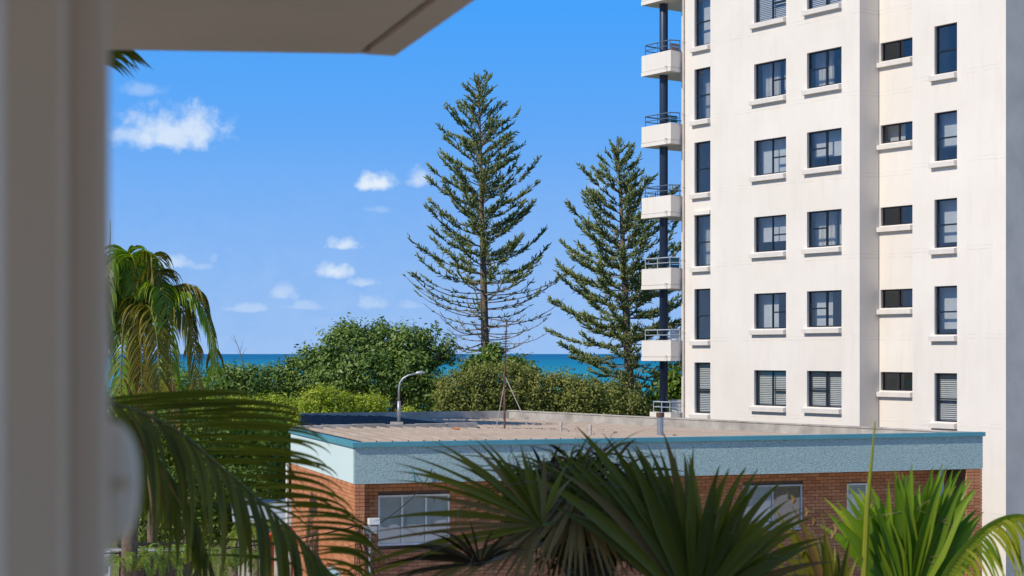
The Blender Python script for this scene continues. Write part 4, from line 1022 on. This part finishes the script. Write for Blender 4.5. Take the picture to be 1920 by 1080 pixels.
for k, (a, re_, dr) in enumerate([(-1.75, .7, 1.9), (-.35, .9, 2.0), (-2.5, .8, 2.2), (-1.0, .6, 2.0)]):
    pinnate(pm, arc(c0 - Vector((0, 0, .2)), a, re_, .15, dr), lambda t: .58 * (1 - .4 * t), 1.2, 52, M['straw'], M['rachisdead'], 340 + k, wid=.012, rr0=.018, name='dead_frond')
sp_ = MB(); sp_.tube([c0, U(206, 520, Yp), U(207, 412, Yp)], [.03, .022, .006], 5); sp_.build('spear_leaf', M['rachis'], pm)
# small leafy palms and ferns under it
def fan_simple(parent, hub, axis_, side, L_, n, mat, seed, spread=2.4, wid=.03, name='fan_leaf', droop=.25):
    rg = random.Random(seed); mb = MB(); axis_ = axis_.normalized(); side = (side - axis_ * side.dot(axis_)).normalized(); nr = axis_.cross(side)
    for i in range(n):
        a = spread * (i / (n - 1) - .5); d = axis_ * math.cos(a) + side * math.sin(a); l = L_ * (1 - .18 * abs(a)) * rg.uniform(.9, 1.08)
        pts_ = [hub + d * (l * j / 6) + Vector((0, 0, -droop * l * (j / 6) ** 2.5)) + nr * rg.uniform(-.01, .01) * j for j in range(7)]
        V, F_ = strip(pts_, leafw(wid * l, .5), side * math.cos(a) - axis_ * math.sin(a), .3); mb.add(V, F_)
    return mb.build(name, mat, parent)
cf = U(285, 720, 41); cp = empty('fan_palm', (cf.x, cf.y, 0), 'small green fan palm tucked beneath the drooping feather palm', 'palm')
tr = MB(); tr.tube([Vector((cf.x, cf.y, -.1)), cf], [.14, .1], 8); tr.build('trunk', M['palmtrunk'], cp, True); rg = random.Random(9)
for k in range(16):
    a = rg.uniform(0, 6.28); e_ = rg.uniform(-.5, 1.2); d = Vector((math.cos(a) * math.cos(e_), math.sin(a) * math.cos(e_), math.sin(e_))); hub = cf + d * .45
    st_ = MB(); st_.tube([cf, hub], .012, 4); so = st_.build('petiole', M['rachis'], cp); fan_simple(so, hub, d, d.cross(Vector((0, 0, 1))), .62, 22, M['palmlit'], 500 + k, wid=.045)
for k, (px, py, Y, mt, lb) in enumerate([(250, 1075, 33, 'bright', 'bright green fern clump in front of the dark pergola'), (340, 1060, 34, 'palmlit', 'sunlit fern clump below the hanging palm leaflets'),
                                         (440, 1065, 35, 'bright', 'bright fern clump between the pergola and the orange slide'), (480, 1010, 40, 'palmlit', 'leafy fern clump in front of the shed wall')]):
    c = U(px, py, Y); ft = empty('fern', (c.x, c.y, 0), lb, 'fern', 'garden ferns'); tr = MB(); tr.tube([Vector((c.x, c.y, -.1)), c], [.10, .07], 7); tr.build('trunk', M['palmtrunk'], ft, True)
    for j in range(13):
        pinnate(ft, arc(c, j * 2 * math.pi / 13 + k, rg.uniform(.6, .95), rg.uniform(.25, .6), rg.uniform(.4, .8)), lambda t: .17 * (1 - .75 * abs(t - .35)), .3, 22, M[mt], M['rachis'], 600 + k * 20 + j, wid=.014, rr0=.008)

# ---- foreground palm at the left: one big frond sweeping to the right
Yl = 5.8
fp = empty('foreground_palm', (U(110, 760, Yl).x, Yl, 0), 'dark arching feather palm next to the door frame, its leaflets crossing the brick wall', 'palm')
tr = MB(); tc0 = U(110, 770, Yl); tr.tube([Vector((tc0.x, Yl, -.2)), Vector((tc0.x, Yl, 4)), tc0], [.12, .1, .085], 10); tr.build('trunk', M['palmtrunk'], fp, True)
def leaflet(parent, pts_, w, mat, side=Vector((0, -.25, 1)), peak=.3, fold=.3):
    V, F_ = strip(pts_, leafw(w, peak), side, fold); mb = MB(); mb.add(V, F_); return mb.build('leaflet', mat, parent, True)
def curve_pts(p0, p1, p2, n=12): return [bez(p0, p1, p2, i / n) for i in range(n + 1)]
rg = random.Random(77)
def big_frond(rach_px, Y0, Y1, tips_px, hang, nl, nh, seed, matu, math_):
    rg = random.Random(seed); n = len(rach_px)
    ra = [U(x, y, Y0 + (Y1 - Y0) * i / (n - 1)) for i, (x, y) in enumerate(rach_px)]
    r = MB(); r.tube([poly_at(ra, i / 24) for i in range(25)], [.0058 * (1 - .7 * i / 24) + .0015 for i in range(25)], 7); fo = r.build('frond', M['rachis'], fp, True)
    tp = [U(x, y, Y1 + .1 * math.sin(i)) for i, (x, y) in enumerate(tips_px)]
    for i in range(nl):
        t = (i + .5 * rg.random()) / nl; b = poly_at(ra, .10 + .86 * t); e_ = poly_at(tp, t) + Vector((rg.uniform(-.03, .03), rg.uniform(-.12, .12), rg.uniform(-.025, .025)))
        d = e_ - b; c1 = b + Vector((d.x * .93, d.y * .5, d.z * .10 + .035 + rg.uniform(-.02, .02)))
        leaflet(fo, curve_pts(b, c1, e_, 14), .0078 * rg.uniform(.75, 1.2), matu, Vector((.0, -.55, 1)))
    for i in range(nh):
        t = (i + .6 * rg.random()) / nh; b = poly_at(ra, .08 + .9 * t); L_ = hang * (1 - .35 * abs(t - .4)) * rg.uniform(.85, 1.1)
        lean_ = .05 + .16 * (1 - t) + rg.uniform(-.05, .05); e_ = b + Vector((L_ * lean_, rg.uniform(-.1, .1), -L_)); c1 = b + Vector((L_ * lean_ * 1.1 + .02, rg.uniform(-.05, .05), -L_ * .35))
        leaflet(fo, curve_pts(b, c1, e_, 12), .0110 * rg.uniform(.7, 1.25), math_, Vector((1, .4, 0)))
    return fo
big_frond([(110, 742), (215, 757), (320, 800), (423, 883), (511, 960), (585, 1035), (640, 1100)], 5.7, 6.0,
          [(445, 728), (535, 752), (580, 798), (602, 842), (618, 890), (645, 940), (662, 985), (695, 1020), (712, 1070), (705, 1120), (695, 1170)], .46, 44, 56, 1, M['palm'], M['palm'])
big_frond([(100, 750), (190, 775), (262, 820), (318, 890), (360, 970), (400, 1080)], 6.3, 6.6,
          [(420, 755), (480, 790), (520, 835), (545, 885), (560, 940), (575, 1000), (585, 1060), (580, 1100)], .44, 18, 36, 2, M['palm'], M['palm'])
for k in range(9):      # dry strips near the crown
    a = U(rg.uniform(200, 250), rg.uniform(745, 790), 5.9); e_ = U(rg.uniform(250, 350), rg.uniform(830, 1010), 6.0)
    leaflet(fp, curve_pts(a, U(rg.uniform(235, 300), rg.uniform(770, 850), 5.9), e_, 10), .013, M['straw' if k % 3 else 'palmyellow'], Vector((1, .3, .3)))
# upper frond whose tip shows below the ceiling
ra = [tc0, U(105, 520, 5.9), U(125, 300, 6.0), U(160, 150, 6.1), U(196, 96, 6.15), U(222, 90, 6.2)]
r = MB(); r.tube([poly_at(ra, i / 20) for i in range(21)], [.013 * (1 - .8 * i / 20) + .002 for i in range(21)], 6); fo = r.build('frond', M['rachis'], fp, True)
for k in range(14):
    t = .70 + .3 * k / 14; b = poly_at(ra, t); L_ = .14 + .02 * (k % 3); e_ = b + Vector((.10 + .012 * (k % 4), .03, -.055 - .012 * (k % 3))) ; leaflet(fo, curve_pts(b, b + Vector((.06, 0, .004)), e_, 8), .008, M['palm'], Vector((0, -.4, 1)))
for k in range(16):
    t = .35 + .5 * k / 16; b = poly_at(ra, t); e_ = b + Vector((-.35, .05, -.12)); leaflet(fo, curve_pts(b, b + Vector((-.2, 0, .02)), e_, 8), .010, M['palm'], Vector((0, -.4, 1)))

# ---- foreground fan palms
def fan_leaf(parent, hub_px, Yh, crown, segs, mat, rmat, seed, w=.024, dY=0.0, side_y=.15, bend=0.0, name='fan_leaf', ragged=.10, droop=.06, dead=.12, ex=.75):
    """segs: list of (tip px, tip py) ; each segment is its own blade from the hub, thin ragged tips bending over"""
    rg = random.Random(seed); hub = U(*hub_px, Yh)
    st_ = MB(); st_.tube([bez(crown, (crown + hub) / 2 + Vector((0, -.02, .05)), hub, i / 8) for i in range(9)], [.014 - .005 * i / 8 for i in range(9)], 6); fo = st_.build(name, rmat, parent, True)
    n = len(segs)
    for i, sg in enumerate(segs):
        tip = U(sg[0], sg[1], Yh + dY + side_y * math.sin(i * 2.1) * .35)
        d = (tip - hub) * (1 + rg.uniform(-ragged, ragged * .6)); lat = math.copysign(1, d.x + rg.gauss(0, .12)) * d.length
        end = hub + d + Vector((lat * droop * rg.uniform(.2, 1.8), rg.gauss(0, .03), -d.length * droop * rg.uniform(.2, 2.2)))
        mid = hub + d * .62 + Vector((0, -.02, bend * d.length)) + Vector((rg.uniform(-.012, .012), rg.gauss(0, .02), rg.uniform(-.008, .012)))
        side = d.cross(Vector((rg.gauss(0, .25), 1, rg.gauss(0, .25)))); mt = M['straw'] if rg.random() < dead else mat
        V, F_ = strip(curve_pts(hub, mid, end, 14), leafw(w * rg.uniform(.6, 1.15), rg.uniform(.34, .46), ex), side, .55); mb = MB(); mb.add(V, F_); mb.build('leaf_segment', mt, fo, True)
        if rg.random() < .5:        # loose thread hanging from the split
            a = hub + d * rg.uniform(.55, .9); t_ = MB(); t_.tube([bez(a, a + Vector((rg.gauss(0, .05), -.02, .02)), a + Vector((rg.gauss(0, .08), -.02, rg.uniform(-.16, -.03))), q / 6) for q in range(7)], .0016, 4); t_.build('leaf_thread', M['rachisdead'], fo)
    return fo
Yc = 7.1; cr = U(1105, 1010, Yc + .15)
cpalm = empty('fan_palm', (cr.x, cr.y, 0), 'dark shaded fan palm with brown thatch standing before the blue fascia', 'palm')
tr = MB(); tr.tube([Vector((cr.x, cr.y, -.2)), Vector((cr.x, cr.y, 4)), cr - Vector((0, 0, .05))], [.15, .12, .11], 10); tr.build('trunk', M['palmtrunk'], cpalm, True)
def dense(pts, n):
    P_ = [Vector((a, b, 0)) for a, b in pts]; return [(poly_at(P_, i / (n - 1)).x, poly_at(P_, i / (n - 1)).y) for i in range(n)]
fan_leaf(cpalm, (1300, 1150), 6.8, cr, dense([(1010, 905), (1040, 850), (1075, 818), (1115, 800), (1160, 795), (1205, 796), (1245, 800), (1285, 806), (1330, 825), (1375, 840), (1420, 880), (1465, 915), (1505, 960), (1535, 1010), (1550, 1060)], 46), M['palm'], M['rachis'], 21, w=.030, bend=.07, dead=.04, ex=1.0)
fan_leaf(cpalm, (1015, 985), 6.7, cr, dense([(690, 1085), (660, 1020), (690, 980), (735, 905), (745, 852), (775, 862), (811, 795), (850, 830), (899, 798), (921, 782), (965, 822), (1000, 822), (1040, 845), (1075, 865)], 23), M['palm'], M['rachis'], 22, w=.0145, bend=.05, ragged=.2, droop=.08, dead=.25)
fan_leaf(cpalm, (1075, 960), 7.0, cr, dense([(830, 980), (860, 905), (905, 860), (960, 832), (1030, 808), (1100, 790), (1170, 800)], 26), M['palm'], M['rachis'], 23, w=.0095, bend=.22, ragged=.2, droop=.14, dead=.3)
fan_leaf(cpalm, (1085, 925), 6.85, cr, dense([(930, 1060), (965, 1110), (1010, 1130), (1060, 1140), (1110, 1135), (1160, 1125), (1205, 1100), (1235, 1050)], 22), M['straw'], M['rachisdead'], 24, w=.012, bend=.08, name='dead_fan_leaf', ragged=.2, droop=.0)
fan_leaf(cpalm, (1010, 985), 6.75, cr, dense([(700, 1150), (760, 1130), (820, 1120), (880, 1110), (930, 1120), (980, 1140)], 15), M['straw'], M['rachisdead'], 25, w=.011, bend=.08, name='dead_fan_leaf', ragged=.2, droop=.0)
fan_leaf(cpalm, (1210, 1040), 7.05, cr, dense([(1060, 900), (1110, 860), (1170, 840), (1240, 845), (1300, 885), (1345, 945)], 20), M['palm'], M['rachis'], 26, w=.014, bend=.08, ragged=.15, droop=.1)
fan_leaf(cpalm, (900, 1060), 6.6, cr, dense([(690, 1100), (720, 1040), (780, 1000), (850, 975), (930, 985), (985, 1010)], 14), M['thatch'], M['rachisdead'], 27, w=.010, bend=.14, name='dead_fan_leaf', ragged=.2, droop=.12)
th_ = MB(); rg = random.Random(31)
for k in range(1100):
    a = rg.uniform(0, 6.28); r_ = .24 * math.sqrt(rg.random()); b = U(1095, 940, 7.15) + Vector((math.cos(a) * r_ * 1.25, rg.uniform(-.12, .2), math.sin(a) * r_ * .85))
    d = Vector((rg.gauss(0, .8), rg.gauss(0, .3), rg.gauss(-.35, .7))).normalized(); L_ = rg.uniform(.08, .26)
    V, F_ = strip([b + d * (L_ * j / 4) + Vector((0, 0, -.05 * (j / 4) ** 2)) for j in range(5)], leafw(rg.uniform(.003, .010)), Vector((rg.gauss(0, 1), rg.gauss(0, 1), rg.gauss(0, 1))), .2); th_.add(V, F_)
tag(th_.build('thatch', M['thatch'], cpalm), kind='stuff')
for k in range(12):     # curled grey seed strands
    a = U(rg.uniform(1020, 1220), rg.uniform(880, 960), 6.9); b = a + Vector((rg.uniform(-.1, .1), -.05, rg.uniform(.02, .07))); c = a + Vector((rg.uniform(-.12, .12), -.08, rg.uniform(-.2, -.05)))
    m_ = MB(); m_.tube([bez(a, b, c, i / 8) for i in range(9)], .004, 4); m_.build('seed_strand', M['rachisdead'], cpalm)

Yr = 8.7; cr2 = U(1660, 1190, Yr)
rpalm = empty('fan_palm', (cr2.x, cr2.y, 0), 'sunlit bright green fan palm in front of the right brick pier', 'palm')
tr = MB(); tr.tube([Vector((cr2.x, cr2.y, -.2)), Vector((cr2.x, cr2.y, 4)), cr2], [.15, .12, .11], 10); tr.build('trunk', M['palmtrunk'], rpalm, True)
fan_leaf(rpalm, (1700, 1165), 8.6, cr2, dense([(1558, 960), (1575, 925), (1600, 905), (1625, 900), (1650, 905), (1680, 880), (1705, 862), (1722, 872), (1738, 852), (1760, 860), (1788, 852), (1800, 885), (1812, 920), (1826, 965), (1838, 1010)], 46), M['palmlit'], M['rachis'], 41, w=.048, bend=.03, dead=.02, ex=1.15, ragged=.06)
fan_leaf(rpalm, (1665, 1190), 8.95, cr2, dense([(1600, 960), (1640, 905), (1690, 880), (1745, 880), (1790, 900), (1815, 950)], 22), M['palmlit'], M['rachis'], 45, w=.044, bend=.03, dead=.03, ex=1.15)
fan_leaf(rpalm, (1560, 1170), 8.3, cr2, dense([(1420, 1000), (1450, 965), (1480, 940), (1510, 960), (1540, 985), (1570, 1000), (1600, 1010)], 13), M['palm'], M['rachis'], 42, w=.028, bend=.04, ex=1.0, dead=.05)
fan_leaf(rpalm, (1560, 1150), 8.45, cr2, dense([(1490, 1030), (1520, 1000), (1548, 945), (1565, 985), (1590, 1020)], 6), M['palmyellow'], M['rachis'], 43, w=.012, bend=.05)
m_ = MB(); m_.tube([U(1618, 1130, 8.5), U(1626, 950, 8.5), U(1641, 790, 8.5)], [.016, .013, .003], 6); m_.build('spear_leaf', M['palmyellow'], rpalm)
for (px, py) in ((1486, 945), (1512, 968), (1525, 985), (1560, 1010), (1566, 1000)):       # withered tips
    m_ = MB(); a = U(px, py, 8.4); m_.tube([a, a + Vector((.008, 0, .02)), a + Vector((-.006, 0, .045))], [.006, .012, .003], 5); m_.build('withered_tip', M['straw'], rpalm)
# bright arching frond at the far right
Yf = 8.0; b0 = U(1740, 1190, Yf)
ypalm = empty('feather_palm', (b0.x, b0.y, 0), 'yellow green arching feather palm frond by the grey tower side', 'palm')
tr = MB(); tr.tube([Vector((b0.x, b0.y, -.2)), Vector((b0.x, b0.y, 4)), b0], [.10, .08, .07], 9); tr.build('trunk', M['palmtrunk'], ypalm, True)
ra = [b0, U(1772, 1085, Yf), U(1815, 1025, Yf), U(1860, 985, Yf), U(1910, 970, Yf), U(1970, 985, Yf)]
V, F_ = strip([poly_at(ra, i / 24) for i in range(25)], lambda t: .034 * (1 - .5 * t), Vector((-.5, -.25, .9)), .3); mb = MB(); mb.add(V, F_); fo = mb.build('frond', M['palmyellow'], ypalm, True)
rg = random.Random(51)
for k in range(40):
    t = .18 + .8 * k / 40; b = poly_at(ra, t); L_ = .16 + .22 * t; c1 = b + Vector((.06 + .05 * rg.random(), rg.uniform(-.08, .02), -.02)); e_ = b + Vector((.10 + rg.uniform(-.03, .08), rg.uniform(-.12, .06), -L_))
    leaflet(fo, curve_pts(b, c1, e_, 8), .0085, M['palmyellow' if rg.random() < .8 else 'palmlit'], Vector((.6, -.4, .6)))
